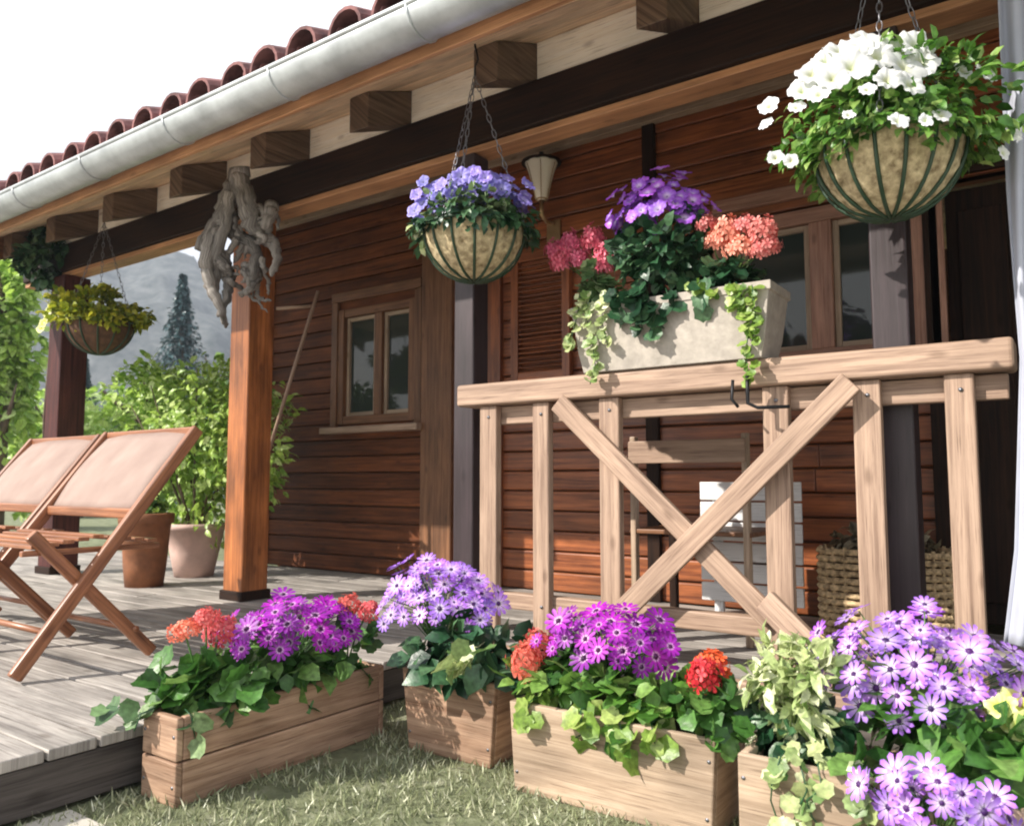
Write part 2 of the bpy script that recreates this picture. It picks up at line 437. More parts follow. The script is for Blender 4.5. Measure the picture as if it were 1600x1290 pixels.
def cloud(c, r, n, clumps=14, tight=.42, zmin=None):
    """leaf positions in clumps filling an ellipsoid"""
    c, r = np.array(c, float), np.array(r, float)
    cc = unit(clumps)*(rng.uniform(.25, .85, (clumps, 1)))
    k = rng.integers(0, clumps, n)
    p = cc[k] + unit(n)*(rng.uniform(.3, 1, (n, 1))**.6)*tight*rng.uniform(.7, 1.2, (clumps, 1))[k]
    if zmin is not None: p[:, 2] = np.maximum(p[:, 2], zmin+rng.uniform(0, .3, n))
    return c + p*r, p
def foliage(c, r, n, size, material, parent, clumps=14, shape=LEAF, wide=1.0, name='foliage', upb=.7, tight=.42, zmin=None):
    pos, q = cloud(c, r, n, clumps, tight, zmin)
    d = q + unit(n)*.8 + np.array([0, 0, -.15])
    nm = unit(n)*.7 + np.array([-.15, -.3, upb]) + q*.5
    return leaf_mesh(name, pos, d, nm, size*rng.uniform(.6, 1.25, n), material, parent, shape=shape, wide=wide)

def petal_disc(name, n, material, cup=.18, wpet=.9, layers=1, tipw=.75):
    """a bloom of n petals, radius 1, facing +z"""
    V, F, U = [], [], []
    for L in range(layers):
        for i in range(n):
            a = 2*math.pi*(i + .5*L)/n
            hw = math.pi/n*wpet
            rad = 1.0 - .18*L
            z0 = .06*L + (.03 if i % 2 else 0)
            pts = [(.08, 0, .0), (.45, -hw*.9, .5*cup), (.45, 0, .35*cup), (.45, hw*.9, .5*cup),
                   (.85, -hw*tipw, .9*cup), (.88, 0, .75*cup), (.85, hw*tipw, .9*cup), (1.0, 0, .85*cup)]
            b = len(V)
            for r, t, z in pts: V.append((r*rad*math.cos(a+t), r*rad*math.sin(a+t), z+z0))
            for f in LF:
                F.append(tuple(b+k for k in f)); U.append([(pts[k][0], 0) for k in f])
    b = len(V); m = 8
    for ring, (r, z) in enumerate(((.17, .04), (.10, .11))):
        for k in range(m): V.append((r*math.cos(2*math.pi*k/m), r*math.sin(2*math.pi*k/m), z))
    for k in range(m):
        F.append((b+k, b+(k+1) % m, b+m+(k+1) % m, b+m+k)); U.append([(.02, 0)]*4)
    F.append(tuple(b+m+k for k in range(m))); U.append([(.0, 0)]*m)
    me = bpy.data.meshes.new(name); me.from_pydata(V, [], F)
    ul = me.uv_layers.new(name='UVMap'); ul.data.foreach_set('uv', [c for f in U for p in f for c in p])
    me.polygons.foreach_set('use_smooth', [True]*len(F)); me.materials.append(material); me.update()
    return me
def trumpet(name, material, lobes=5, ruffle=.07):
    V, F, U = [], [], []
    n = 40; rings = [(.06, -.10), (.16, .02), (.34, .14), (.56, .22), (.80, .26), (1.0, .24)]
    for r, z in rings:
        for k in range(n):
            a = 2*math.pi*k/n
            f = 1 - .16*(r**3)*(abs(math.cos(lobes*a/2))**6) + .02*math.sin(7*a)
            V.append((r*f*math.cos(a), r*f*math.sin(a), z + ruffle*r*r*math.cos(lobes*2*a+.6) + .05*r*math.sin(2*a+1) - .06*r*(abs(math.cos(lobes*a/2))**8)))
    for i in range(len(rings)-1):
        for k in range(n):
            q = (i*n+k, i*n+(k+1) % n, (i+1)*n+(k+1) % n, (i+1)*n+k)
            F.append(q); U.append([(rings[i][0], 0), (rings[i][0], 0), (rings[i+1][0], 0), (rings[i+1][0], 0)])
    F.append(tuple(reversed(range(n)))); U.append([(0, 0)]*n)
    F[-1] = tuple(range(n-1, -1, -1))
    me = bpy.data.meshes.new(name); me.from_pydata(V, [], F)
    ul = me.uv_layers.new(name='UVMap'); ul.data.foreach_set('uv', [c for f in U for p in f for c in p])
    me.polygons.foreach_set('use_smooth', [True]*len(F)); me.materials.append(material); me.update()
    return me
DAISY = {k: petal_disc('blossom_'+k, 11, M[k], cup=.12, wpet=1.0, tipw=.62) for k in ('magenta', 'lilac', 'purple_daisy')}
BUD = petal_disc('blossom_bud', 7, M['lilac'], cup=1.6, wpet=1.3, tipw=.4)
PETUN = {k: trumpet('blossom_'+k, M[k]) for k in ('violet', 'blue', 'whitep', 'yellowp')}
def head_mesh(name, material, n=34, fr=.34):
    """pompom of small florets, radius 1"""
    V, F, U = [], [], []
    for i in range(n):
        z = 1-1.45*(i+.5)/n; t = i*2.39996
        s = math.sqrt(max(0, 1-z*z)); c = Vector((s*math.cos(t), s*math.sin(t), z*.78))
        nn = (c + Vector((rnd.uniform(-.3, .3), rnd.uniform(-.3, .3), rnd.uniform(-.1, .3)))).normalized()
        x = nn.orthogonal().normalized(); y = nn.cross(x); rot = rnd.uniform(0, 6)
        c *= rnd.uniform(.58, 1.10)
        for k in range(5):
            a = rot + k*2*math.pi/5; b = len(V)
            for r, w_, h in ((0, 0, 0), (.6, -.5, .08), (1, -.32, .13), (1.08, 0, .10), (1, .32, .13), (.6, .5, .08)):
                V.append(c + (x*math.cos(a+w_*.95)+y*math.sin(a+w_*.95))*r*fr + nn*(h+.02*k)*fr)
            F.append(tuple(b+j for j in range(6))); U.append([(q, 0) for q in (0, .6, 1, 1, 1, .6)])
    me = bpy.data.meshes.new(name); me.from_pydata([tuple(v) for v in V], [], F)
    ul = me.uv_layers.new(name='UVMap'); ul.data.foreach_set('uv', [c for f in U for p in f for c in p])
    me.materials.append(material); me.update()
    return me
HEAD = {k: head_mesh('flower_head_'+k, M[k]) for k in ('coral', 'red', 'pink', 'coralpink')}
def put_bloom(me, name, parent, p, nrm, r):
    o = bpy.data.objects.new(name, me); COL.objects.link(o); o.parent = parent
    q = Vector(nrm).to_track_quat('Z', 'Y') @ Matrix.Rotation(rnd.uniform(0, 6.28), 4, 'Z').to_quaternion()
    mi = world_of(parent).inverted()
    o.location = mi @ Vector(p)
    o.rotation_euler = q.to_euler()
    s = r*rnd.uniform(.82, 1.15)
    o.scale = (s, s, s*rnd.uniform(.8, 1.5))
    return o
def dome(me, parent, c, r, n, size, lo=-.15, face=(.15, -.45, .5), name='blossom', jit=.17, stems=None):
    """blooms spread evenly over the outside of a dome"""
    c, r = Vector(c), Vector(r)
    g = Matrix.Rotation(rnd.uniform(0, 6), 3, 'Z')
    sb = MB() if stems else None
    for i in range(n):
        z = 1-(1-lo)*(i+.5)/n; t = i*2.39996; s = math.sqrt(max(0, 1-z*z))
        q = g @ Vector((s*math.cos(t), s*math.sin(t), z))
        q += Vector([rnd.uniform(-jit, jit) for _ in range(3)]); q *= rnd.uniform(.8, 1.05)
        p = c + Vector((q.x*r.x, q.y*r.y, q.z*r.z))
        nn = q + Vector(face) + Vector([rnd.uniform(-.45, .45) for _ in range(3)])
        mm = me
        if me is DAISY['lilac'] and rnd.random() < .22: mm = DAISY['purple_daisy']
        put_bloom(mm, name, parent, p, nn, size*rnd.choice((1, 1, 1, .85, .7)))
        if stems: sb.tube([c-Vector((0, 0, r.z*.9)), (c+p)/2-Vector((0, 0, r.z*.1)), p-nn.normalized()*.004], .0013, 4)
    if stems: sb.build('stem', stems, parent)

# ================================================================== SETTING
g = MB(); g.add([(-900, -300, 0), (400, -300, 0), (400, 900, 0), (-900, 900, 0)], [(0, 1, 2, 3)])
m, nt_, b_ = mat('lawn_ground'); L_ = nt_.links
t_ = N(nt_, 'ShaderNodeTexCoord')
n1 = N(nt_, 'ShaderNodeTexNoise', Scale=9.0, Detail=8.0, Roughness=.7); L_.new(t_.outputs['Object'], n1.inputs['Vector'])
L_.new(ramp(nt_, n1.outputs['Fac'], [(.3, (.07, .08, .045)), (.52, (.17, .19, .10)), (.75, (.34, .34, .25))]), b_.inputs['Base Color'])
b_.inputs['Roughness'].default_value = .95
bp_ = N(nt_, 'ShaderNodeBump', Strength=.8, Distance=.03); L_.new(n1.outputs['Fac'], bp_.inputs['Height']); L_.new(bp_.outputs['Normal'], b_.inputs['Normal'])
tag(g.build('ground', m), 'green lawn in front of the wooden house', kind='structure')

def grass_patch():
    n = 42000
    x = rng.uniform(-2.4, .5, n); y = rng.uniform(.75, 2.45, n)
    dens = np.sin(x*9+np.sin(y*7)*2)*np.sin(y*11+x*4)
    keep = (dens > -.75+rng.uniform(-.2, .5, n))
    keep &= ~((x < -1.93) & (y > -1))
    x, y = x[keep], y[keep]; n = len(x)
    pos = np.stack([x, y, np.zeros(n)-.001], 1)
    d = np.stack([rng.normal(0, .55, n), rng.normal(0, .55, n), np.ones(n)*.8], 1)
    nm = unit(n)
    s = rng.uniform(.012, .036, n)
    o = leaf_mesh('grass', pos, d, nm, s, M['grass'], shape=np.array([[-.07, 0, 0], [.07, 0, 0], [.05, .6, .06], [-.05, .6, .06], [0, 1, .22]]), faces=[(0, 1, 2, 3), (3, 2, 4)])
    tag(o, 'short tufty grass in front of the planters', 'grass', kind='stuff')
grass_patch()

# deck: boards run along the house; a wing comes forward on the left of x = -1.95
DK = .15
dk = MB()
y = -1.6; bw = .12
while y < 3.78:
    x1 = -1.95 if y < 2.40 else 1.6
    y1 = min(y+bw-.008, 3.795)
    x = -9.0 + rnd.uniform(0, 1.5)
    dk.bb(-9.4, x-.002, y, y1, DK-.028, DK)
    while x < x1-.3:
        xe = min(x+rnd.uniform(2.0, 3.2), x1)
        if x1-xe < .4: xe = x1
        dk.bb(x+.002, xe-.002, y, y1, DK-.028+rnd.uniform(-.001, .001), DK+rnd.uniform(-.0015, .0015))
        x = xe
    y += bw
tag(dk.build('deck', M['deck'], bevel=.004), 'weathered grey boards of the raised terrace deck', kind='structure')
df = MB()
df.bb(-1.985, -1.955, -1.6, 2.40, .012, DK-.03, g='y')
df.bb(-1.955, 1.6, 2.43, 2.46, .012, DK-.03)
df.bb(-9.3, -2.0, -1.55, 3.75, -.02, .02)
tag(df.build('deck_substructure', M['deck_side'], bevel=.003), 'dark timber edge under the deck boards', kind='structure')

# pale flagstones, few in view; unseen rest added to bounce sun onto the soffit
pv = MB(); yy = -7.0
while yy < .93:
    h_ = .42; xx = -1.93 if yy > -1.7 else -9.0
    xx = xx + rnd.uniform(.0, .02)
    while xx < 5:
        w_ = rnd.uniform(.4, .75); pv.bb(xx, xx+w_-.012, yy, min(yy+h_-.012, .95+rnd.uniform(-.03, .03)), -.03, .012+rnd.uniform(-.002, .002)); xx += w_
    yy += h_
tag(pv.build('bounce_flagstones', plain('pale_bounce_flagstone', (.50, .47, .41), .85, var=.2, scale=5, bump=.3), bevel=.006), 'pale flagstones in front of the lawn strip, mostly unseen, added to bounce sunlight under the eave', kind='structure')
# far hill
def hill(name, label, base, prof, back, col):
    V, F = [], []
    nx, ny = len(prof), 10
    for j in range(ny):
        t = j/(ny-1)
        for i, (px, h) in enumerate(prof):
            p = PD(px, 752, base + back*t)
            V.append((p.x, p.y, h*math.sin(t*math.pi/2)**.8 + (rnd.uniform(-1, 1)*h*.04 if 0 < j < ny-1 else 0)))
    for j in range(ny-1):
        for i in range(nx-1): F.append((j*nx+i, j*nx+i+1, (j+1)*nx+i+1, (j+1)*nx+i))
    mb = MB(); mb.add(V, F, smooth=True)
    o = mb.build(name, col)
    s = o.modifiers.new('sub', 'SUBSURF'); s.levels = 2; s.render_levels = 2; s.subdivision_type = 'SIMPLE'
    t = bpy.data.textures.new('hill_relief', 'CLOUDS'); t.noise_scale = 14
    dm = o.modifiers.new('relief', 'DISPLACE'); dm.texture = t; dm.strength = 7; dm.mid_level = .5
    return tag(o, label, kind='structure')
D0, BK = 150, 120
K = (D0+BK)/1249.0
hill('hills', 'pale grey wooded mountainside behind the garden', D0,
     [(x, (752-y_)*K) for x, y_ in ((-900, 500), (-600, 470), (-400, 440), (-250, 440), (-100, 425), (0, 415), (60, 404), (120, 404), (180, 400), (240, 412), (290, 420), (330, 440), (370, 455), (420, 470), (500, 500), (620, 560), (800, 620), (1000, 660))], BK, M['hill'])

# ================================================================== HOUSE
house = thing('timber_house', 'timber house with orange varnished board siding, clay tile roof and open porch', 'house', (-2.0, 3.8, DK))
WY = 3.8
slope = .42
def rz(Y): return EYE + 1.625 + slope*(Y-2.6)          # underside of the rafters
# wall boards
openings = [(-4.17, -3.45, 1.15, 1.95), (-1.38, -.48, 1.30, 2.04), (-.44, .55, DK, 2.06)]
wb = MB(); wd_ = MB(); z = DK+.002; bh = .112
while z < 2.80:
    zc = z+bh/2
    xs = [(-5.0, -3.25), (-3.25, 1.9)]
    for x0, x1, z0, z1 in openings:
        if z0-.02 < zc < z1+.02:
            nx = []
            for a, b in xs:
                if b <= x0 or a >= x1: nx.append((a, b))
                else:
                    if a < x0: nx.append((a, x0))
                    if b > x1: nx.append((x1, b))
            xs = nx
    for a, b in xs:
        x = a
        while x < b-.01:
            xe = min(b, x+rnd.uniform(1.8, 3.6))
            if b-xe < .3: xe = b
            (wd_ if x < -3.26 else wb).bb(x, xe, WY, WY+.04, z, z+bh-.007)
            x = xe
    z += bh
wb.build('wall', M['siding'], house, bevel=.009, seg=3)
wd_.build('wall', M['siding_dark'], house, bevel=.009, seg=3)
bk = MB(); bk.bb(-4.97, 1.87, WY+.045, WY+.16, DK, rz(WY)-.0)
bk2 = MB()
def wall_back():
    V = MB()
    cuts = sorted(openings)
    x = -4.98
    for x0, x1, z0, z1 in cuts:
        V.bb(x, x0-.0, WY+.043, WY+.15, DK, 2.84)
        if z0 > DK+.01: V.bb(x0, x1, WY+.043, WY+.15, DK, z0)
        V.bb(x0, x1, WY+.043, WY+.15, z1, 2.84)
        x = x1
    V.bb(x, 1.88, WY+.043, WY+.15, DK, 2.84)
    # end walls and rear of the house, so that the rooms behind the windows are closed
    V.bb(-4.99, -4.85, WY+.16, 8.2, .0, 2.9, g='y'); V.bb(1.75, 1.88, WY+.16, 8.2, .0, 2.9, g='y')
    V.bb(-4.98, 1.88, 8.2, 8.32, .0, 2.9)
    return V
wall_back().build('inner_wall', M['brown'], house)
# gable end siding on the left end wall
# vertical trims
for x0, x1, mt, pr, zt in ((-5.06, -4.93, 'brown', .03, 2.8), (-3.37, -3.12, 'brown', .05, 2.8), (-2.86, -2.76, 'siding', .035, 2.8), (-1.825, -1.755, 'trim_dark', .03, 2.8)):
    t = MB(); t.bb(x0, x1, WY-pr, WY+.036, DK, zt, g='z'); t.build('corner_board', M[mt], house, bevel=.005)
tp = MB(); tp.bb(-5.0, 1.9, WY-.06, WY-.003, 2.66, 2.74); tp.build('wall_plate', M['frame_pale'], house, bevel=.006)
# louvred shutter beside the left of the porch window
a, b = PY(800, 400, WY-.03), PY(892, 590, WY-.03)
sh = MB(); x0, x1, z0, z1 = a.x, b.x, b.z, a.z
sh.bb(x0, x0+.05, WY-.045, WY-.005, z0, z1, g='z'); sh.bb(x1-.05, x1, WY-.045, WY-.005, z0, z1, g='z')
for zz in (z0, z1-.05): sh.bb(x0+.05, x1-.05, WY-.043, WY-.007, zz, zz+.05)
zz = z0+.06
while zz < z1-.07:
    sh.bar((x0+.05, WY-.024, zz), (x1-.05, WY-.024, zz), .034, .006, side=(0, -.5, .87)); zz += .028
sh.build('shutter', M['siding'], house, bevel=.002)

def window(x0, x1, z0, z1, mulls, mt, fw=.055, sill=True, pane_y=.05):
    f = MB()
    f.bb(x0, x0+fw, WY-.022, WY+.09, z0, z1, g='z'); f.bb(x1-fw, x1, WY-.022, WY+.09, z0, z1, g='z')
    f.bb(x0+fw, x1-fw, WY-.018, WY+.09, z1-fw, z1); f.bb(x0+fw, x1-fw, WY-.018, WY+.09, z0, z0+fw)
    for mx, mw in mulls: f.bb(mx-mw/2, mx+mw/2, WY-.014, WY+.085, z0+fw, z1-fw, g='z')
    # outer casing
    f.bb(x0-.06, x0-.002, WY-.03, WY-.002, z0-.02, z1+.055, g='z'); f.bb(x1+.002, x1+.06, WY-.03, WY-.002, z0-.02, z1+.055, g='z')
    f.bb(x0-.06, x1+.06, WY-.034, WY-.002, z1+.057, z1+.12)
    wo = f.build('window', M[mt], house, bevel=.004)
    xs = [x0+fw] + [v for mx, mw in mulls for v in (mx-mw/2, mx+mw/2)] + [x1-fw]
    for i in range(0, len(xs), 2):
        a, b = xs[i], xs[i+1]
        s = MB(); q = .028
        s.bb(a+.002, a+q, WY+.01, WY+.055, z0+fw+.002, z1-fw-.002, g='z'); s.bb(b-q, b-.002, WY+.01, WY+.055, z0+fw+.002, z1-fw-.002, g='z')
        s.bb(a+q, b-q, WY+.012, WY+.053, z1-fw-q, z1-fw-.002); s.bb(a+q, b-q, WY+.012, WY+.053, z0+fw+.002, z0+fw+q)
        s.build('sash', M['frame_pale'], wo, bevel=.003)
        p = MB(); p.bb(a+q-.004, b-q+.004, WY+.03, WY+.036, z0+fw+q-.004, z1-fw-q+.004); p.build('pane', M['glass'], wo)
    if sill:
        p = MB(); p.bb(x0-.09, x1+.09, WY-.10, WY+.02, z0-.065, z0-.022); p.build('sill', M['rail'], wo, bevel=.006)
    return wo
window(-4.17, -3.45, 1.15, 1.95, [(-3.79, .07)], 'brown')
window(-1.38, -.48, 1.30, 2.04, [(-.93, .10)], 'window_frame', fw=.07)
# door in a dark recess
dr = MB(); dr.bb(-.43, .54, WY+.155, WY+.20, DK+.01, 2.05, g='z')
for q in range(4): dr.bb(-.38+q*.225, -.20+q*.225, WY+.135, WY+.153, DK+.1, 1.95, g='z')
do = dr.build('door', M['trim_dark'], house, bevel=.004)
hd = MB(); hd.tube([(-.36, WY+.12, 1.15), (-.36, WY+.09, 1.15), (-.26, WY+.09, 1.15)], .009); hd.build('handle', M['brass'], do)
fr = MB(); fr.bb(-.50, -.44, WY-.03, WY+.1, DK, 2.09, g='z'); fr.bb(-.44, .58, WY-.028, WY+.1, 2.06, 2.14)
fr.build('door_frame', M['trim_dark'], house, bevel=.004)
# interior floor, so nothing shows through
# posts, beam, rafters
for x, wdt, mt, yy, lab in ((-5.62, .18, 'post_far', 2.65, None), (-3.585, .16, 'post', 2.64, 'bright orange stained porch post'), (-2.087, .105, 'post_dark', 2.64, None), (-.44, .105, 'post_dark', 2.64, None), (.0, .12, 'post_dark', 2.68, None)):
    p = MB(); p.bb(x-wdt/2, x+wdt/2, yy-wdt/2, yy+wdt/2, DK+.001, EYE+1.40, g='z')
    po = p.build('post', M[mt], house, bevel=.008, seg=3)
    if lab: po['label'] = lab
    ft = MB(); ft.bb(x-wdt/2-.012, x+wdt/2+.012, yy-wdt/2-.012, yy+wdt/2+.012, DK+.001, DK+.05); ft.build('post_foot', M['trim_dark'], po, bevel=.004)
bm = MB(); bm.bb(-6.2, 2.0, 2.58, 2.73, EYE+1.434, EYE+1.622); bm.build('beam', M['trim_dark'], house, bevel=.008)
bi = MB(); bi.bb(-6.2, 2.0, 2.60, 2.71, EYE+1.402, EYE+1.432); bi.build('beam_lining', M['fascia'], house, bevel=.004)
# diagonal knee braces on the orange post
RT = .15
xr0, xr1 = -5.95, 2.3
Ye = 1.90; Yr = 6.2
def slab(Y0, Y1, zoff0, zoff1, mb, x0=xr0, x1=xr1, g='x'):
    V = [(x0, Y0, rz(Y0)+zoff0), (x1, Y0, rz(Y0)+zoff0), (x1, Y0, rz(Y0)+zoff1), (x0, Y0, rz(Y0)+zoff1),
         (x0, Y1, rz(Y1)+zoff0), (x1, Y1, rz(Y1)+zoff0), (x1, Y1, rz(Y1)+zoff1), (x0, Y1, rz(Y1)+zoff1)]
    F = [(0,1,2,3), (5,4,7,6), (4,0,3,7), (1,5,6,2), (4,5,1,0), (3,2,6,7)]
    o = rnd.uniform(0, 30)
    U = [[(V[k][0]+o, V[k][1]*1.1+o) for k in f] for f in F]
    mb.add(V, F, U)
roof = MB()
Y = Ye
while Y < Yr:
    e = min(Y+.115, Yr)
    slab(Y, e-.005, .162, .18, roof); Y = e
# rear slope, boards as one sheet
V = [(xr0, Yr, rz(Yr)+.162), (xr1, Yr, rz(Yr)+.162), (xr1, Yr, rz(Yr)+.18), (xr0, Yr, rz(Yr)+.18), (xr0, 10.5, rz(Yr)-1.65), (xr1, 10.5, rz(Yr)-1.65), (xr1, 10.5, rz(Yr)-1.63), (xr0, 10.5, rz(Yr)-1.63)]
roof.add(V, [(0,1,2,3), (5,4,7,6), (4,0,3,7), (1,5,6,2), (4,5,1,0), (3,2,6,7)])
ro = roof.build('roof', M['soffit'], house)
Xr = [-5.25, -4.555, -3.86, -3.165, -2.47, -1.78, -1.085, -.39, .305, 1.0, 1.7]
for x in [-5.86] + [x for x in Xr if x > -5.5]:
    r = MB(); wdt = .115
    Y0, Y1 = 2.33, Yr
    V = []
    for Yq in (Y0, Y1):
        for xx, zz in ((x-wdt/2, 0), (x+wdt/2, 0), (x+wdt/2, .158), (x-wdt/2, .158)): V.append((xx, Yq, rz(Yq)+zz+.002))
    F = [(0,1,2,3), (5,4,7,6), (4,0,3,7), (1,5,6,2), (4,5,1,0), (3,2,6,7)]
    o = rnd.uniform(0, 30)
    U = [[(V[k][1]+o, V[k][2]+V[k][0]) for k in f] for f in F]
    r.add(V, F, U); r.build('rafter', M['rafter'], ro, bevel=.006)
fa = MB(); fa.bb(xr0, xr1, 1.945, 1.965, rz(1.95)+.085, rz(1.95)+.158); fa.build('fascia', M['fascia'], ro, bevel=.003)
xi = sorted([-5.86] + [x for x in Xr if x > -5.5])
for a_, b_x in zip(xi[:-1], xi[1:]):
    q = MB(); V = []
    for Yq in (2.60, 2.622):
        V += [(a_+.061, Yq, EYE+1.624), (b_x-.061, Yq, EYE+1.624), (b_x-.061, Yq, rz(Yq)+.160), (a_+.061, Yq, rz(Yq)+.160)]
    q.add(V, [(0,1,2,3), (5,4,7,6), (4,0,3,7), (1,5,6,2), (4,5,1,0), (3,2,6,7)], [[(V[k][0], V[k][2]) for k in f] for f in [(0,1,2,3), (5,4,7,6), (4,0,3,7), (1,5,6,2), (4,5,1,0), (3,2,6,7)]])
    q.build('infill_board', M['cream'], ro)
# verge board
vb = MB()
V = []
for Yq in (Ye, Yr):
    for xx, zz in ((xr0-.03, .0), (xr0-.002, .0), (xr0-.002, .21), (xr0-.03, .21)): V.append((xx, Yq, rz(Yq)+zz))
vb.add(V, [(0,1,2,3), (5,4,7,6), (4,0,3,7), (1,5,6,2), (4,5,1,0), (3,2,6,7)]); vb.build('verge_board', M['brown'], ro, bevel=.003)
# gutter: open half round with rolled rim, brackets
gt = MB(); gy, gz, gr = 1.865, EYE+1.525, .080
V, F = [], []
nseg = 14; xs = np.linspace(xr0-.05, xr1, 26)
for x in xs:
    for k in range(nseg+1):
        a = math.pi + math.pi*k/nseg
        V.append((x, gy+gr*math.cos(a), gz+gr*math.sin(a)))
for i in range(len(xs)-1):
    for k in range(nseg):
        p = i*(nseg+1)+k; F.append((p, p+nseg+1, p+nseg+2, p+1))
gt.add(V, F, smooth=True)
gt.tube([(xr0-.05, gy-gr, gz), (xr1, gy-gr, gz)], .010, 8)
go = gt.build('gutter', M['gutter'], ro)
sm = go.modifiers.new('solid', 'SOLIDIFY'); sm.thickness = .003
for x in Xr:
    b = MB(); pts = [(x+.1, gy+(gr+.005)*math.cos(a), gz+(gr+.005)*math.sin(a)) for a in np.linspace(math.pi, 2*math.pi, 9)]
    b.tube(pts + [(x+.1, gy+gr+.01, gz+.03)], .005, 5); b.build('gutter_bracket', M['gutter'], ro)
# clay tiles: half-round covers over channels, laid in courses
tl = MB(); sp = .214; tr_ = .078
nr = 0
def half_tile(x, Y0, Y1, r0, r1, up, lift):
    V, F = [], []
    n = 8
    for (Yq, r) in ((Y0, r0), (Y1, r1)):
        zb = rz(Yq)+.235+lift*(1 if Yq == Y0 else 0)
        for rr in (r, r-.012):
            for k in range(n+1):
                a = math.pi*k/n
                V.append((x+rr*math.cos(a), Yq, zb + (rr*math.sin(a) if up else rr-rr*math.sin(a))))
    m = n+1
    for k in range(n):
        F += [(k, k+1, m*2+k+1, m*2+k), (m+k+1, m+k, m*3+k, m*3+k+1), (k+1, k, m+k, m+k+1), (2*m+k, 2*m+k+1, 3*m+k+1, 3*m+k)]
    F += [(0, 2*m, 3*m, m), (m-1, 2*m-1, 4*m-1, 3*m-1)]
    tl.add(V, F, smooth=False)
x = xr0+.1
while x < xr1:
    for c in range(11):
        Y0 = Ye-.09+c*.40; Y1 = min(Y0+.45, Yr)
        half_tile(x+rnd.uniform(-.006, .006), Y0+rnd.uniform(-.012, .012), Y1, tr_+.006, tr_-.006, True, .03)
        half_tile(x+sp/2, Y0+.02, Y1, .058, .05, False, .0)
    x += sp
slab(Ye, Ye+.05, .182, .225, tl)
slab(Ye+2.2, Ye+2.3, .182, .225, tl)
tl.build('roof_tiles', M['tile'], ro)

# ================================================================== RAILING
RY = 2.50
rail = thing('porch_railing', 'pale wooden porch railing with an X brace in its middle bay', 'railing', (-1.1, RY+.03, DK))
def zk(k, Y=RY): return EYE + k*Y/.579
tr = MB(); xl, xrr = PY(725, 615, RY).x, PY(1587, 560, RY).x
tr.bb(xl, xrr, RY-.05, RY+.075, zk(.0685), zk(.0885)); tr.build('top_rail', M['rail'], rail, bevel=.012, seg=3)
t2 = MB(); t2.bb(xl+.10, xrr-.02, RY+.012, RY+.05, zk(.0515), zk(.0675)); t2.build('lower_top_rail', M['rail'], rail, bevel=.004)
zb0, zb1 = zk(-.1115), zk(-.0975)
br = MB(); br.bb(xl+.1, PY(1225, 960, RY).x, RY+.0, RY+.05, zb0, zb1); br.build('bottom_rail', M['rail'], rail, bevel=.006)
br = MB(); br.bb(xl+.02, xrr-.01, RY-.06, RY-.02, DK-.11, DK+.0); br.build('kick_board', M['rail'], rail, bevel=.006)
for px, pw, zlo in ((768, 29, DK), (850, 28, DK), (957, 35, DK), (1218, 46, DK), (1361, 50, DK), (1507, 54, DK)):
    c = PY(px, 752, RY); pv = PY(px+pw, 752, RY)
    wd = (pv.x-c.x)*.9
    o = MB(); o.bb(c.x-wd/2, c.x+wd/2, RY-.025, RY+.012, zlo+.001, zk(.0685)-.001, g='z'); o.build('baluster', M['rail'], rail, bevel=.005)
for i, (p, q) in enumerate((((872, 628), (1205, 968)), ((1330, 596), (960, 968)))):
    o = MB(); yy = RY-.045-.028*i
    o.bar(PY(*p, yy), PY(*q, yy), .072, .024, side=(0, 1, 0)); o.build('brace', M['rail'], rail, bevel=.004)
pb = MB(); pb.bar(PY(1195, 938, RY-.10), PY(1325, 1052, RY-.10)+Vector((0, -.08, 0)), .075, .03); 
pbo = pb.build('stay', M['rail'], rail, bevel=.004)
for px in (768, 850, 957, 1218, 1361, 1507):
    c = PY(px, 752, RY)
    for zz in (zk(.058), zb0+.025):
        if zz < .5 and px > 1240: continue
        q = MB(); q.tube([(c.x+.004, RY-.0285, zz), (c.x+.004, RY-.024, zz)], .006, 8); q.build('screw', M['chain'], rail)
# iron bracket holding the trough
bk = MB(); a = PY(1168, 612, RY-.11)
bk.tube([a+Vector((0, 0, .05)), a, a+Vector((0, 0, -.035)), a+Vector((.03, 0, -.05)), a+Vector((.12, 0.02, -.05))], .006, 6)
bk.tube([a+Vector((-.045, 0, .04)), a+Vector((-.05, 0, -.02)), a+Vector((-.03, 0, -.045))], .005, 6)
tag(bk.build('iron_bracket', M['iron']), 'small black iron hook bracket under the rail trough', 'bracket')

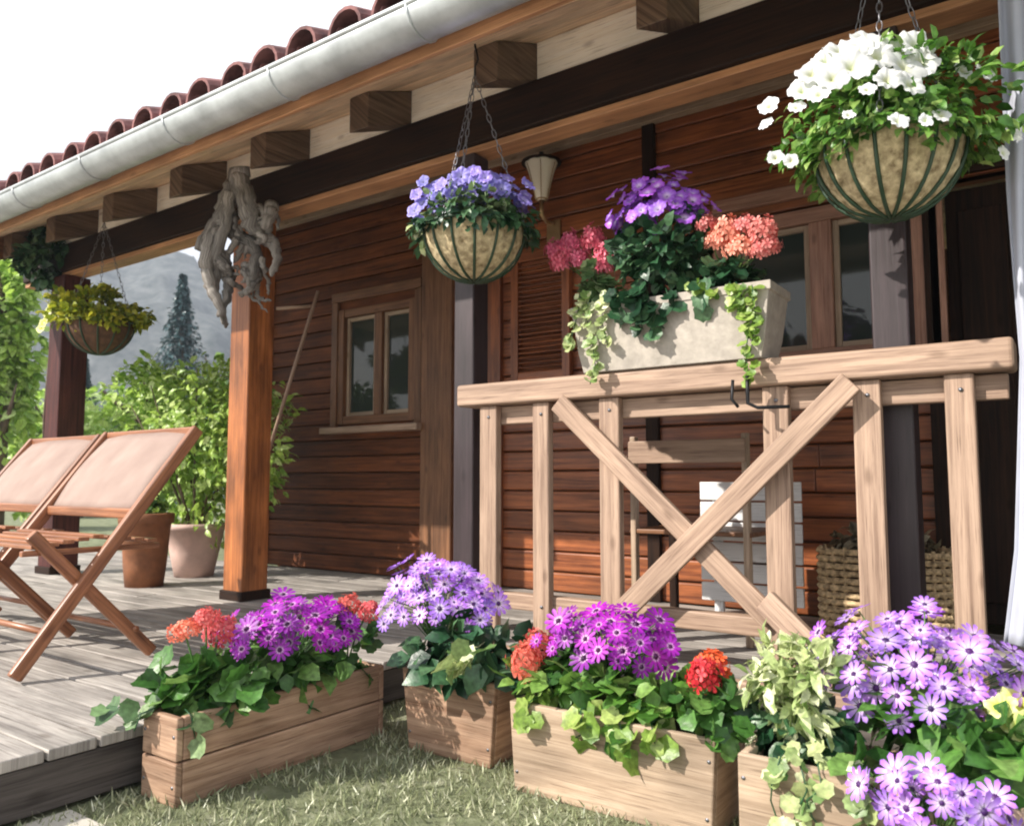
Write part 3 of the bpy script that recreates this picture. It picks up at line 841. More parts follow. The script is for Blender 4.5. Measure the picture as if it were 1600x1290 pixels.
# ================================================================== PLANTERS
def planter(name, label, x0, x1, y0, y1, z0, h, mt, taper=.0, rz_=0.0, pieces=2, group='wooden flower boxes on the lawn', cap=False):
    c = Vector(((x0+x1)/2, (y0+y1)/2, z0))
    t = thing(name, label, 'planter', c, 0, group)
    hx, hy, th = (x1-x0)/2, (y1-y0)/2, .018
    R = Matrix.Rotation(rz_, 3, 'Z')
    def W(lx, ly, lz):
        s = 1-taper*(1-lz/h)
        return c + R @ Vector((lx*s, ly*(1-taper*.6*(1-lz/h)), lz))
    def panel(ax, sg, inset):
        mb = MB(); n = pieces
        for k in range(n):
            a, b = h*k/n + (.002 if k else 0), h*(k+1)/n - (.002 if k < n-1 else 0)
            if ax == 'x':
                P = [W(-hx+inset, sg*hy, a), W(hx-inset, sg*hy, a), W(hx-inset, sg*hy, b), W(-hx+inset, sg*hy, b),
                     W(-hx+inset, sg*(hy-th), a), W(hx-inset, sg*(hy-th), a), W(hx-inset, sg*(hy-th), b), W(-hx+inset, sg*(hy-th), b)]
            else:
                P = [W(sg*hx, -hy+inset, a), W(sg*hx, hy-inset, a), W(sg*hx, hy-inset, b), W(sg*hx, -hy+inset, b),
                     W(sg*(hx-th), -hy+inset, a), W(sg*(hx-th), hy-inset, a), W(sg*(hx-th), hy-inset, b), W(sg*(hx-th), -hy+inset, b)]
            F = [(0,1,2,3), (5,4,7,6), (4,0,3,7), (1,5,6,2), (4,5,1,0), (3,2,6,7)]
            if (sg > 0) == (ax == 'x'): F = [tuple(reversed(f)) for f in F]
            o = rnd.uniform(0, 30); ln = 2*(hx if ax == 'x' else hy)
            UVp = [(o, o+a), (o+ln, o+a), (o+ln, o+b), (o, o+b)]*2
            mb.add(P, F, [[UVp[i] if i < 4 else (UVp[i][0]+.01, UVp[i][1]+.01) for i in f] for f in F])
        return mb.build('side_board', M[mt], t, bevel=.004)
    panel('x', -1, 0); panel('x', 1, 0); panel('y', -1, th+.001); panel('y', 1, th+.001)
    s = MB(); P = [W(-hx+th, -hy+th, h-.03), W(hx-th, -hy+th, h-.03), W(hx-th, hy-th, h-.03), W(-hx+th, hy-th, h-.03),
                   W(-hx+th, -hy+th, .01), W(hx-th, -hy+th, .01), W(hx-th, hy-th, .01), W(-hx+th, hy-th, .01)]
    s.add(P, [(0,1,2,3), (7,6,5,4), (4,5,1,0), (5,6,2,1), (6,7,3,2), (7,4,0,3)]); s.build('soil', M['soil'], t)
    for sx in (-1, 1):
        for zz in (h*.22, h*.78):
            q = MB(); q.tube([W(sx*(hx-.012), -hy-.0012, zz), W(sx*(hx-.012), -hy+.004, zz)], .0042, 8); q.build('screw', M['chain'], t)
    if cap:
        m_ = MB()
        for sx in (-1, 1):
            for sy in (-1, 1):
                p = W(sx*(hx-th-.012), sy*(hy-th-.012), 0); q = W(sx*(hx-th-.012), sy*(hy-th-.012), h-.01)
                m_.bar(p, q, .02, .02)
        m_.build('corner_batten', M[mt], t)
    return t
planter('flower_box', 'long cedar flower box against the deck edge, magenta daisies between coral geraniums', -1.90, -1.755, 1.115, 1.80, 0, .205, 'planter', pieces=2)
planter('flower_box', 'small cedar flower box with lilac daisies, second from the deck', -1.625, -1.29, 1.74, 1.93, 0, .225, 'planter', taper=.13, pieces=1)
planter('flower_box', 'pale weathered flower box with magenta daisies between a coral and a red geranium', -1.19, -.655, 1.665, 1.865, 0, .215, 'planter_pale', taper=.05, pieces=1)
planter('flower_box', 'pale flower box at the right edge with variegated ivy trailing over its front', -.595, .12, 1.63, 1.84, 0, .21, 'planter_pale', pieces=1)

def geranium(label, heads, leafc, leafr, n, colr, mt='leaf', lsz=.045, heads_r=.06, base=None, group=None):
    t = thing('geranium', label, 'geranium', base or (leafc[0], leafc[1], .19), group=group)
    foliage(leafc, leafr, n, lsz, M[mt], t, clumps=9, shape=ROUND, upb=1.0)
    st = MB()
    for h in heads:
        h = Vector(h)
        b = Vector(leafc) + Vector((0, 0, -leafr[2]*.5))
        st.tube([b, (b+h)/2+Vector((rnd.uniform(-.01, .01), 0, .01)), h], .0025, 5)
        put_bloom(HEAD[colr], 'flower_head', t, h, (rnd.uniform(-.2, .3), -.35, 1), heads_r)
    if heads: st.build('stem', M['leaf'], t)
    return t
def daisy(label, kind, c, r, n, size, leafc, leafr, nl, mt='leaf', lsz=.05, base=None, lo=-.15, face=(.15, -.45, .5), group='daisy plants in flower boxes'):
    t = thing('cineraria', label, 'daisy plant', base or (leafc[0], leafc[1], .19), group=group)
    foliage(leafc, leafr, nl, lsz, M[mt], t, clumps=12, shape=LEAF, wide=1.3, upb=.9)
    dome(DAISY[kind], t, c, r, n, size, stems=M['leaf'], lo=lo, face=face)
    return t
GG = 'geraniums in flower boxes'
# box 1
geranium('coral geranium at the deck-corner end of the long cedar box', [PD(322, 968, 2.03), PD(288, 985, 2.0), PD(345, 985, 2.1), PD(540, 1075, 2.05) + Vector((0, 0, -.0))][:3], (-1.83, 1.24, .24), (.12, .15, .10), 150, 'coral', heads_r=.038, lsz=.06, group=GG, base=(-1.85, 1.2, .175))
daisy('magenta daisy plant filling the middle of the long cedar box', 'magenta', PD(455, 995, 2.25), (.12, .22, .105), 74, .035, (-1.825, 1.5, .24), (.12, .28, .08), 260, lsz=.06, base=(-1.85, 1.42, .175))
geranium('coral geranium at the far end of the long cedar box', [PD(575, 955, 2.42), PD(545, 945, 2.44)], (-1.83, 1.72, .26), (.11, .11, .09), 80, 'coral', heads_r=.042, group=GG, base=(-1.85, 1.64, .175))
# box 2
daisy('tall lilac daisy plant in the small cedar box', 'lilac', PD(685, 948, 2.38), (.185, .15, .135), 96, .033, (-1.42, 1.80, .29), (.20, .13, .09), 260, mt='leaf_dark', lsz=.065, base=(-1.415, 1.8, .195))
geranium('cream-leaved little plant at the front of the small cedar box', [], PD(735, 1030, 2.12), (.05, .05, .03), 14, 'coral', mt='leaf_var', lsz=.06, base=(-1.30, 1.75, .195))
# box 3
geranium('coral geranium at the left end of the pale box', [PD(842, 1010, 2.1), PD(820, 1035, 2.05)], (-1.10, 1.75, .27), (.09, .09, .07), 90, 'coral', heads_r=.045, group=GG, base=(-1.10, 1.76, .185))
daisy('magenta daisy plant in the middle of the pale box', 'magenta', PD(950, 1020, 2.02), (.175, .11, .10), 66, .036, (-.93, 1.74, .25), (.27, .13, .085), 300, mt='leaf_basket', lsz=.06, base=(-.95, 1.76, .185))
geranium('bright red geranium at the right end of the pale box', [PD(1112, 1040, 1.86), PD(1100, 1058, 1.80)], (-.72, 1.72, .25), (.10, .12, .09), 110, 'red', heads_r=.045, group=GG, base=(-.72, 1.76, .185))
# box 4
t = thing('yellow_green_plant', 'bushy cream and yellow-green plant at the left of the right-hand box', 'plant', (-.50, 1.74, .18))
foliage(PD(1225, 1080, 1.70), (.115, .09, .10), 420, .042, M['leaf_pale'], t, clumps=10, wide=.8)
foliage(PD(1235, 1130, 1.74), (.13, .10, .05), 160, .05, M['leaf_dark'], t, clumps=8, name='lower_foliage')
daisy('big lilac daisy plant in the right-hand box', 'lilac', PD(1445, 1082, 1.66), (.215, .15, .155), 98, .034, (-.22, 1.72, .27), (.28, .14, .09), 330, lsz=.07, base=(-.2, 1.74, .18))
daisy('low lilac daisies hanging over the front of the right-hand box', 'lilac', PD(1462, 1262, 1.42), (.11, .05, .06), 26, .036, PD(1460, 1270, 1.46), (.12, .05, .05), 60, lsz=.05, base=PD(1470, 1230, 1.50), lo=-.5, face=(.1, -.8, .3))
t = thing('yellow_flower', 'yellow-green flower at the right edge of the right-hand box', 'flower', PD(1590, 1215, 1.5))
dome(PETUN['yellowp'], t, PD(1588, 1128, 1.5), (.04, .04, .035), 8, .034)
foliage(PD(1600, 1185, 1.48), (.06, .06, .05), 50, .05, M['leaf'], t, clumps=5)

def ivy(label, starts, mt, parent=None, step=.022, lsz=.03, loc=None):
    t = thing('ivy', label, 'ivy', loc or starts[0][0], group=None)
    pos = []; dd = []
    for path in starts:
        path = [Vector(p) for p in path]
        st = MB(); st.tube(path, .0018, 5); st.build('stem', M['leaf_dark'], t)
        for i in range(len(path)-1):
            L = (path[i+1]-path[i]).length; k = max(1, int(L/step))
            for j in range(k):
                for _ in range(2):
                    pos.append(path[i].lerp(path[i+1], (j+rnd.random())/k) + Vector([rnd.uniform(-.008, .008) for _ in range(3)]))
                    dd.append((rnd.uniform(-1, 1), rnd.uniform(-.8, .2), rnd.uniform(-.9, .2)))
    pos, dd = np.array([tuple(p) for p in pos]), np.array(dd)
    leaf_mesh('foliage', pos, dd, unit(len(pos))*.5+np.array([0, -1, .6]), lsz*rng.uniform(.6, 1.3, len(pos)), M[mt], t, shape=ROUND)
    return t
def drop(x, y, z, dz, n=5, jx=.02):
    return [(x, y+.06, z+.015), (x, y, z+.012)] + [(x+rnd.uniform(-jx, jx), y-.012, z-dz*k/n) for k in range(1, n+1)]
ivy('variegated ivy hanging down the front of the right-hand box', [drop(-.505, 1.625, .21, .18), drop(-.47, 1.625, .21, .19), drop(-.435, 1.625, .21, .14), drop(-.36, 1.625, .21, .06)], 'leaf_var', lsz=.032)
ivy('lime ivy spilling over the front of the pale box', [drop(-.98, 1.66, .215, .05, 3), drop(-.88, 1.66, .215, .06, 3), drop(-.80, 1.66, .215, .05, 3), drop(-1.12, 1.66, .215, .03, 3)], 'leaf_lime', lsz=.045)
ivy('light green leaves spilling over the deck end of the long cedar box', [[(-1.85, 1.12, .215), (-1.85, 1.08, .21), (-1.86, 1.07, .17)], [(-1.78, 1.15, .215), (-1.755, 1.15, .205), (-1.75, 1.16, .15)], [(-1.78, 1.25, .215), (-1.75, 1.25, .2), (-1.745, 1.26, .16)], [(-1.92, 1.1, .22), (-1.97, 1.06, .2)]], 'leaf_sage', lsz=.055, step=.03)

# trough on the railing
ZT = zk(.0885)
TA, TB = PY(912, 580, 2.44), PY(1190, 565, 2.44)
tx0, tx1, ty0, ty1 = TA.x, TB.x, 2.44, 2.60
th_ = .235
tt = thing('stone_trough', 'pale stone window box standing on the railing', 'window box', ((tx0+tx1)/2, (ty0+ty1)/2, ZT))
def trough():
    mb = MB()
    def ring(e, z): return [(tx0-e, ty0-e*.6, z), (tx1+e, ty0-e*.6, z), (tx1+e, ty1+e*.6, z), (tx0-e, ty1+e*.6, z)]
    z0 = ZT+.001
    R = [ring(0, z0), ring(.016, z0+.07), ring(.034, z0+th_-.03), ring(.042, z0+th_-.028), ring(.042, z0+th_), ring(.006, z0+th_), ring(.0, z0+th_-.03)]
    V = [p for r in R for p in r]; F = [(3, 2, 1, 0)]
    for i in range(len(R)-1):
        for k in range(4): F.append((i*4+k, i*4+(k+1) % 4, (i+1)*4+(k+1) % 4, (i+1)*4+k))
    F.append(tuple((len(R)-1)*4+k for k in range(4)))
    mb.add(V, F); mb.build('trough_body', M['trough'], tt, bevel=.007, seg=3)
trough()
s = MB(); s.bb(tx0+.01, tx1-.01, ty0+.01, ty1-.01, ZT+th_-.029, ZT+th_-.012); s.build('soil', M['soil'], tt)
tz = ZT+th_-.01
def at_t(px, py, Y=2.5): return PY(px, py, Y)
t = thing('violet_plant', 'rounded violet flowering plant in the middle of the railing box', 'flowering plant', ((tx0+tx1)/2, 2.53, tz))
foliage(at_t(1045, 415), (.20, .13, .17), 780, .05, M['leaf_dark'], t, clumps=16, wide=1.2)
c_ = at_t(1030, 365)
dome(PETUN['violet'], t, c_, (.185, .13, .20), 92, .031, lo=.22, face=(.1, -.55, .25))
geranium('pink geranium at the left end of the railing box', [at_t(868, 392), at_t(892, 380), at_t(925, 376), at_t(948, 388), at_t(905, 405), at_t(945, 410), at_t(878, 408)], at_t(930, 448), (.10, .08, .07), 130, 'pink', heads_r=.046, base=(tx0+.06, 2.53, tz), mt='leaf_sage', group='geraniums in the railing box')
geranium('coral geranium at the right end of the railing box', [at_t(1105, 350), at_t(1135, 365), at_t(1165, 352), at_t(1192, 362), at_t(1185, 392), at_t(1155, 388), at_t(1120, 378), at_t(1200, 385)], at_t(1140, 432), (.11, .08, .08), 160, 'coralpink', heads_r=.047, base=(tx1-.08, 2.53, tz), mt='leaf_dark', group='geraniums in the railing box')
yy = 2.425
def strand(pts, dy=0): return [PY(a, b, yy-.02+dy) for a, b in pts]
ivy('dark ivy hanging over the middle of the railing box', [strand([(985, 455), (995, 480), (1005, 515)]), strand([(1010, 450), (1020, 490), (1015, 525)]), strand([(960, 450), (965, 480), (975, 500)]), strand([(1040, 450), (1050, 480)]), strand([(1090, 445), (1095, 465), (1100, 478)]), strand([(1000, 440), (1010, 470), (1000, 500)])], 'leaf_dark', lsz=.05, step=.02)
ivy('pale variegated ivy trailing at the right of the railing box', [strand([(1150, 440), (1165, 480), (1170, 520), (1165, 550), (1172, 600)]), strand([(1175, 445), (1180, 490), (1175, 540)]), strand([(1140, 440), (1150, 465), (1160, 500)]), strand([(1080, 440), (1100, 448), (1120, 460)]), strand([(1150, 600), (1155, 640), (1150, 680)], .0)][:4], 'leaf_lime', lsz=.03, step=.015)
ivy('silvery ivy trailing off the left end of the railing box', [strand([(925, 455), (915, 490), (925, 530), (930, 570), (922, 600)]), strand([(945, 455), (940, 500), (950, 540)]), strand([(910, 455), (900, 500), (890, 540), (880, 545)])], 'leaf_pale', lsz=.03, step=.016)

# ================================================================== HANGING BASKETS
def basket(label, c, R, liner, hook_z, nw=14, depth=.55, sq=1.0, group='hanging baskets under the eave'):
    """c = rim centre"""
    c = Vector(c); H = R*2*depth
    t = thing('hanging_basket', label, 'hanging basket', (c.x, c.y, c.z-H), group=group)
    prof = []
    for k in range(11):
        a = (math.pi/2)*k/10
        prof.append((max(.004, R*math.sin(a)**sq*.985), -H*math.cos(a)))
    ins = [(r*.96, z+.006) for r, z in reversed(prof)]
    mb = MB(); mb.lathe(prof+ins, c, 72)
    mb.v = [tuple(c + (Vector(p)-c)*rnd.uniform(.975, 1.012)) for p in mb.v]; mb.build('liner', M[liner], t)
    wr = MB()
    for k in range(nw):
        a = 2*math.pi*k/nw
        wr.tube([c+Vector(((r+.004)*math.cos(a), (r+.004)*math.sin(a), z)) for r, z in prof], .0052, 6)
    ring = [c+Vector(((R+.006)*math.cos(t_), (R+.006)*math.sin(t_), 0)) for t_ in np.linspace(0, 2*math.pi, 33)]
    wr.tube(ring, .006, 6); wr.build('wire_frame', M['wire'], t)
    apex = Vector((c.x, c.y, hook_z-.12))
    for k in range(3):
        a = 2*math.pi*k/3+.6
        m_ = MB(); p0 = c+Vector(((R+.006)*math.cos(a), (R+.006)*math.sin(a), 0))
        L = (apex-p0).length; n = int(L/.03)
        d = (apex-p0)/n; x = d.cross(Vector((0, 0, 1))).normalized(); y2 = d.normalized().cross(x)
        for i in range(n):
            q = p0 + d*(i+.5); s_ = x if i % 2 else y2
            pts = [q + d*.62*math.cos(u) + s_*.007*math.sin(u) for u in np.linspace(0, 2*math.pi, 9)]
            m_.tube(pts, .0018, 4, cap=False)
        m_.build('chain', M['chain'], t)
    h = MB(); h.tube([apex, apex+Vector((0, 0, .04)), apex+Vector((.015, 0, .06)), apex+Vector((0, 0, .12)), apex+Vector((0, 0, .125))], .004, 6); h.build('hook', M['iron'], t)
    s = MB(); s.lathe([(.001, -.02), (R*.93, -.03), (R*.9, -.06), (.001, -.07)], c, 28); s.build('soil', M['soil'], t)
    return t
HY = 2.2
c1 = PD(1388, 232, 2.02)
def eave_under(Y): return rz(Y)+.150
basket('large coir hanging basket of white petunias at the top right', c1, .182, 'coir', eave_under(c1.y), nw=16, depth=.52)
t = thing('white_petunia', 'white petunias with bright green leaves filling the big right basket', 'petunia', c1)
foliage(c1+Vector((0, 0, .085)), (.29, .26, .135), 1500, .040, M['leaf_basket'], t, clumps=34, tight=.34)
for k in range(1):
    n_ = 620; a_ = rng.uniform(0, 2*np.pi, n_); dz_ = rng.uniform(-.055, .04, n_)*(.7+.5*np.sin(a_*5))
    rr_ = rng.uniform(.165, .235, n_)
    leaf_mesh('edge_foliage', np.stack([c1.x+rr_*np.cos(a_), c1.y+rr_*np.sin(a_), c1.z+dz_], 1), np.stack([np.cos(a_), np.sin(a_), -.7+0*a_], 1)+unit(n_)*.6, np.stack([np.cos(a_), np.sin(a_), .6+0*a_], 1)+unit(n_)*.5, .038*rng.uniform(.6, 1.2, n_), M['leaf_basket'], t)
pos, q = cloud(c1+Vector((0, 0, .0)), (.30, .28, .10), 260, 14, .3)
leaf_mesh('trailing_foliage', pos[(np.hypot((pos-np.array(c1))[:, 0], (pos-np.array(c1))[:, 1]) > .2)], (q+unit(260)*.5+np.array([0, 0, -.6]))[(np.hypot((pos-np.array(c1))[:, 0], (pos-np.array(c1))[:, 1]) > .2)], (unit(260)+np.array([0, -.5, .6]))[(np.hypot((pos-np.array(c1))[:, 0], (pos-np.array(c1))[:, 1]) > .2)], .04, M['leaf_basket'], t)
for px, py, dd_, r in ((1290, 100, 1.86, .042), (1312, 84, 1.86, .045), (1340, 80, 1.86, .048), (1330, 108, 1.82, .045), (1368, 92, 1.84, .05), (1398, 78, 1.88, .048), (1428, 76, 1.88, .052), (1410, 108, 1.82, .052), (1436, 102, 1.84, .048), (1268, 118, 1.84, .038), (1254, 145, 1.84, .036), (1300, 125, 1.80, .038), (1385, 128, 1.78, .04), (1420, 135, 1.78, .042), (1352, 66, 1.92, .038), (1245, 170, 1.84, .026), (1280, 150, 1.80, .026),
                       (1502, 112, 1.86, .032), (1538, 118, 1.86, .036), (1355, 142, 1.76, .024), (1202, 168, 1.9, .026), (1198, 195, 1.9, .022), (1212, 248, 1.88, .026), (1236, 252, 1.86, .022), (1402, 192, 1.76, .024), (1578, 208, 1.88, .032), (1566, 240, 1.88, .022), (1326, 182, 1.78, .018), (1470, 182, 1.78, .020), (1445, 190, 1.76, .018)):
    p = PD(px, py, dd_)
    put_bloom(PETUN['whitep'], 'blossom', t, p, Vector((.50+(px-1388)/400, -.75, .25+(250-py)/500)) + Vector([rnd.uniform(-.25, .25) for _ in range(3)]), r)

c2 = PD(741, 362, 2.86)
basket('coir hanging basket of blue-violet flowers in front of the dark porch post', c2, .188, 'coir', eave_under(c2.y), nw=14, depth=.50)
t = thing('blue_flower_plant', 'blue-violet flowers over green leaves in the middle basket', 'flowering plant', c2)
n_ = 420; a_ = rng.uniform(0, 2*np.pi, n_); dz_ = rng.uniform(-.045, .05, n_)*(.7+.5*np.sin(a_*4))
rr_ = rng.uniform(.17, .225, n_)
leaf_mesh('edge_foliage', np.stack([c2.x+rr_*np.cos(a_), c2.y+rr_*np.sin(a_), c2.z+dz_], 1), np.stack([np.cos(a_), np.sin(a_), -.6+0*a_], 1)+unit(n_)*.6, np.stack([np.cos(a_), np.sin(a_), .6+0*a_], 1)+unit(n_)*.5, .042*rng.uniform(.6, 1.2, n_), M['leaf_dark'], t)
foliage(c2+Vector((0, 0, .035)), (.215, .215, .085), 800, .042, M['leaf_sage'], t, clumps=24)
foliage(c2+Vector((-.16, -.12, -.01)), (.07, .07, .12), 70, .035, M['leaf_pale'], t, clumps=6, name='trailing_foliage')
dome(PETUN['blue'], t, c2+Vector((.01, 0, .07)), (.20, .18, .125), 88, .032, lo=.12, face=(.2, -.6, .2))
for px, py in ((652, 305), (660, 320), (648, 330), (655, 345), (672, 300), (662, 285)):
    put_bloom(PETUN['blue'], 'blossom', t, PD(px, py, 2.78), (.2, -1, .3), .028)

c3 = PD(156, 505, 4.85)
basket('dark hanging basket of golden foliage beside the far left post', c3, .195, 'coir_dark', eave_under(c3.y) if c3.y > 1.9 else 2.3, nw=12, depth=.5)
t = thing('golden_plant', 'golden yellow leafy plant in the far left basket', 'plant', c3)
foliage(c3+Vector((0, 0, .065)), (.26, .26, .14), 2600, .05, M['leaf_yellow'], t, clumps=26)
for px, py in ((82, 478), (76, 490), (92, 470), (70, 505), (88, 495), (100, 463), (66, 512)):
    put_bloom(PETUN['yellowp'], 'blossom', t, PD(px, py, 4.75), (.2, -1, .3), .038)

# ================================================================== DECK CHAIRS
def cane_material():
    m, nt, b = mat('woven_sling'); L = nt.links
    uv = N(nt, 'ShaderNodeUVMap')
    mp = N(nt, 'ShaderNodeMapping'); mp.inputs['Scale'].default_value = (60, 60, 1); L.new(uv.outputs['UV'], mp.inputs['Vector'])
    ck = N(nt, 'ShaderNodeTexNoise', Scale=.12, Detail=4.0); L.new(mp.outputs['Vector'], ck.inputs['Vector'])
    L.new(ramp(nt, ck.outputs['Fac'], [(.32, (.26, .18, .15)), (.5, (.30, .215, .18)), (.7, (.345, .255, .215))]), b.inputs['Base Color'])
    wv = N(nt, 'ShaderNodeTexWave', Scale=.8); L.new(mp.outputs['Vector'], wv.inputs['Vector'])
    bp = N(nt, 'ShaderNodeBump', Strength=.3, Distance=.004); L.new(wv.outputs['Fac'], bp.inputs['Height']); L.new(bp.outputs['Normal'], b.inputs['Normal'])
    b.inputs['Roughness'].default_value = .8
    return m
M['cane'] = cane_material()
CW = .66
def make_chair(label, x, y0, rz_=0.0):
    """x = side nearest the house's right end, y0 = rear foot; the chair faces -y"""
    t = thing('folding_chair', label, 'folding chair', (x-CW/2, y0, DK), 0, 'folding chairs on the deck')
    z = DK+.005
    sides = (x-.017, x-CW+.017)
    for sx in sides:
        o = MB(); o.bar((sx, y0+.13, z+.80), (sx, y0-.46, z+.01), .045, .026, side=(1, 0, 0)); o.build('leg', M['chair'], t, bevel=.007)
    for k, sx in enumerate(sides):
        s2 = sx - (.031 if k == 0 else -.031)
        o = MB(); o.bar((s2, y0, z+.01), (s2, y0-.42, z+.44), .042, .026, side=(1, 0, 0)); o.build('leg', M['chair'], t, bevel=.007)
    def along(zz): return y0-.46 + .59*(zz-.01)/.79
    zb, zt = .50, .785
    bkp = MB()
    n = 10
    V, F, U = [], [], []
    for j in range(n+1):
        q = j/n; zz = zb+(zt-zb)*q
        for i in range(n+1):
            s = i/n
            V.append((x-.03-(CW-.06)*s, along(zz)+.014-.018*math.sin(math.pi*q)*1.0-.016*math.sin(math.pi*s), z+zz))
    for j in range(n):
        for i in range(n):
            a = j*(n+1)+i; F.append((a, a+1, a+n+2, a+n+1)); U.append([(i/n*.6, j/n*.3), ((i+1)/n*.6, j/n*.3), ((i+1)/n*.6, (j+1)/n*.3), (i/n*.6, (j+1)/n*.3)])
    bkp.add(V, F, U, smooth=True); bo = bkp.build('backrest', M['cane'], t)
    q = bo.modifiers.new('solid', 'SOLIDIFY'); q.thickness = .012
    for zz in (.495, .79):
        o = MB(); o.bar((x-.03, along(zz), z+zz), (x-CW+.03, along(zz), z+zz), .035, .022, side=(0, 1, .0)); o.build('back_rail', M['chair'], t, bevel=.005)
    # seat slats
    st = MB()
    for k in range(9):
        yk = y0-.46+.045+k*.048
        st.bb(x-CW+.05, x-.05, yk, yk+.038, z+.415-.006*abs(k-4), z+.428-.006*abs(k-4))
    st.build('seat', M['chair'], t, bevel=.003)
    for sx in (x-.062, x-CW+.062):
        o = MB(); o.bb(sx-.011, sx+.011, y0-.44, y0+.02, z+.37, z+.388, g='y'); o.build('seat_rail', M['chair'], t, bevel=.004)
    for (yy_, zz) in ((y0-.07, .10), (y0-.36, .13)):
        o = MB(); o.tube([(x-.03, yy_, z+zz), (x-CW+.03, yy_, z+zz)], .011, 8); o.build('stretcher', M['chair'], t)
    return t
make_chair('teak folding chair with woven back, right one of the pair on the deck', -2.64, 1.60)
make_chair('teak folding chair with woven back, left one, cut by the photo edge', -3.44, 1.66)

# ================================================================== POTS, SHRUB, SMALL THINGS
p0 = PZ(225, 915, DK)
t = thing('terracotta_pot', 'brown terracotta pot on the deck behind the folding chairs', 'pot', p0)
mb = MB(); mb.lathe([(.001, .0), (.105, 0), (.118, .12), (.135, .36), (.152, .365), (.155, .42), (.14, .425), (.13, .38), (.001, .37)], p0, 32); mb.build('pot_body', M['terracotta'], t)
s = MB(); s.lathe([(.001, .376), (.128, .385)], p0, 24); s.build('soil', M['soil'], t)
t = thing('small_green_plant', 'small leafy plant in the brown terracotta pot', 'plant', p0+Vector((0, 0, .385)))
foliage(p0+Vector((0, 0, .46)), (.15, .15, .10), 160, .06, M['leaf_tree'], t, clumps=8)
p1 = Vector((-4.72, 3.08, DK))
t = thing('clay_pot', 'pale pink clay pot behind the orange post, holding the big shrub', 'pot', p1)
mb = MB(); mb.lathe([(.001, 0), (.12, 0), (.15, .15), (.18, .30), (.195, .30), (.195, .34), (.175, .34), (.165, .29), (.001, .28)], p1, 32); mb.build('pot_body', M['pinkpot'], t)
t = thing('shrub', 'large airy light green shrub growing behind the orange porch post', 'shrub', p1+Vector((0, 0, .28)))
st = MB()
for k in range(9):
    a = k*.7; st.tube([p1+Vector((.02*math.cos(a), .02*math.sin(a), .28)), p1+Vector((.15*math.cos(a), .15*math.sin(a), .6)), p1+Vector((.45*math.cos(a), .4*math.sin(a), 1.1+.1*(k % 3)))], [.012, .008, .003], 6)
st.build('trunk', M['bark'], t)
foliage(p1+Vector((.02, 0, .92)), (.80, .62, .66), 5200, .065, M['leaf_bush'], t, clumps=46, tight=.27, name='crown', wide=.8)

# driftwood at the top of the orange post
dw = MB()
def dpt(px, py, dz=0): return PD(px, py, 3.96+dz)
main = [([(378, 262), (362, 300), (348, 340), (332, 375), (322, 410), (328, 445), (345, 480), (352, 512)], .050),
        ([(372, 275), (386, 315), (394, 350), (410, 368), (428, 380), (434, 405), (424, 432)], .050),
        ([(345, 340), (365, 365), (388, 378), (402, 398), (398, 430), (388, 450)], .042),
        ([(330, 380), (346, 405), (360, 430), (354, 470), (340, 495)], .038),
        ([(425, 322), (418, 345), (400, 365), (380, 385), (365, 410)], .038),
        ([(314, 392), (330, 360), (350, 325), (368, 300)], .038),
        ([(360, 300), (352, 350), (340, 400), (336, 450), (330, 470)], .034)]
twig = []
for k in range(20):
    a, b = rnd.uniform(330, 415), rnd.uniform(300, 430)
    P = [(a, b)]
    for _ in range(4):
        a += rnd.uniform(-17, 17); b += rnd.uniform(-2, 24); a = min(436, max(314, a)); P.append((a, min(b, 495)))
    twig.append((P, rnd.uniform(.012, .026)))
for pts, r0 in main + twig:
    P = [dpt(a, b, rnd.uniform(-.05, .05)) for a, b in pts]
    Q, R_ = [], []
    m_ = 7
    for i in range(len(P)-1):
        for k in range(m_):
            f = k/m_; e = (i+f)/(len(P)-1)
            Q.append(P[i].lerp(P[i+1], f)+Vector([rnd.uniform(-.006, .006) for _ in range(3)])); R_.append(r0*(1-.75*e**2)*rnd.uniform(.86, 1.08)*(1 if rnd.random() < .95 else 1.2))
    Q.append(P[-1]); R_.append(r0*.12)
    dw.tube(Q, R_, 9)
tag(dw.build('driftwood', M['driftwood']), 'gnarled grey driftwood hanging at the top of the orange post', 'driftwood')

# wall lantern
lp = PY(846, 276, WY-.14)
t = thing('wall_lamp', 'tulip shaped frosted glass wall lamp on the orange siding', 'wall lamp', (lp.x, WY-.002, lp.z-.12))
sc_ = 1.08
mb = MB()
n_ = 40; V_, F_ = [], []
pf = [(.020, -.13), (.034, -.115), (.044, -.07), (.056, -.02), (.070, .03), (.082, .062), (.086, .070)]
for r_, z_ in pf + [(q_[0]-.004, q_[1]+.004) for q_ in reversed(pf)]:
    for k in range(n_):
        a = 2*math.pi*k/n_; f = (r_/.125)**2*.015*math.cos(8*a)
        V_.append((lp.x+r_*sc_*(1+f)*math.cos(a), lp.y+r_*sc_*(1+f)*math.sin(a), lp.z+sc_*(z_+.012*(r_/.125)**3*math.cos(8*a))))
for i in range(2*len(pf)-1):
    for k in range(n_): F_.append((i*n_+k, i*n_+(k+1) % n_, (i+1)*n_+(k+1) % n_, (i+1)*n_+k))
mb.add(V_, F_, smooth=True); mb.build('lamp_shade', M['lampglass'], t)
rb = MB()
for k in range(6):
    a = 2*math.pi*k/6
    rb.tube([lp+Vector(((r_+.003)*sc_*math.cos(a), (r_+.003)*sc_*math.sin(a), z_*sc_)) for r_, z_ in pf[:-1]], .0022, 5)
rb.build('rib', M['brass'], t)
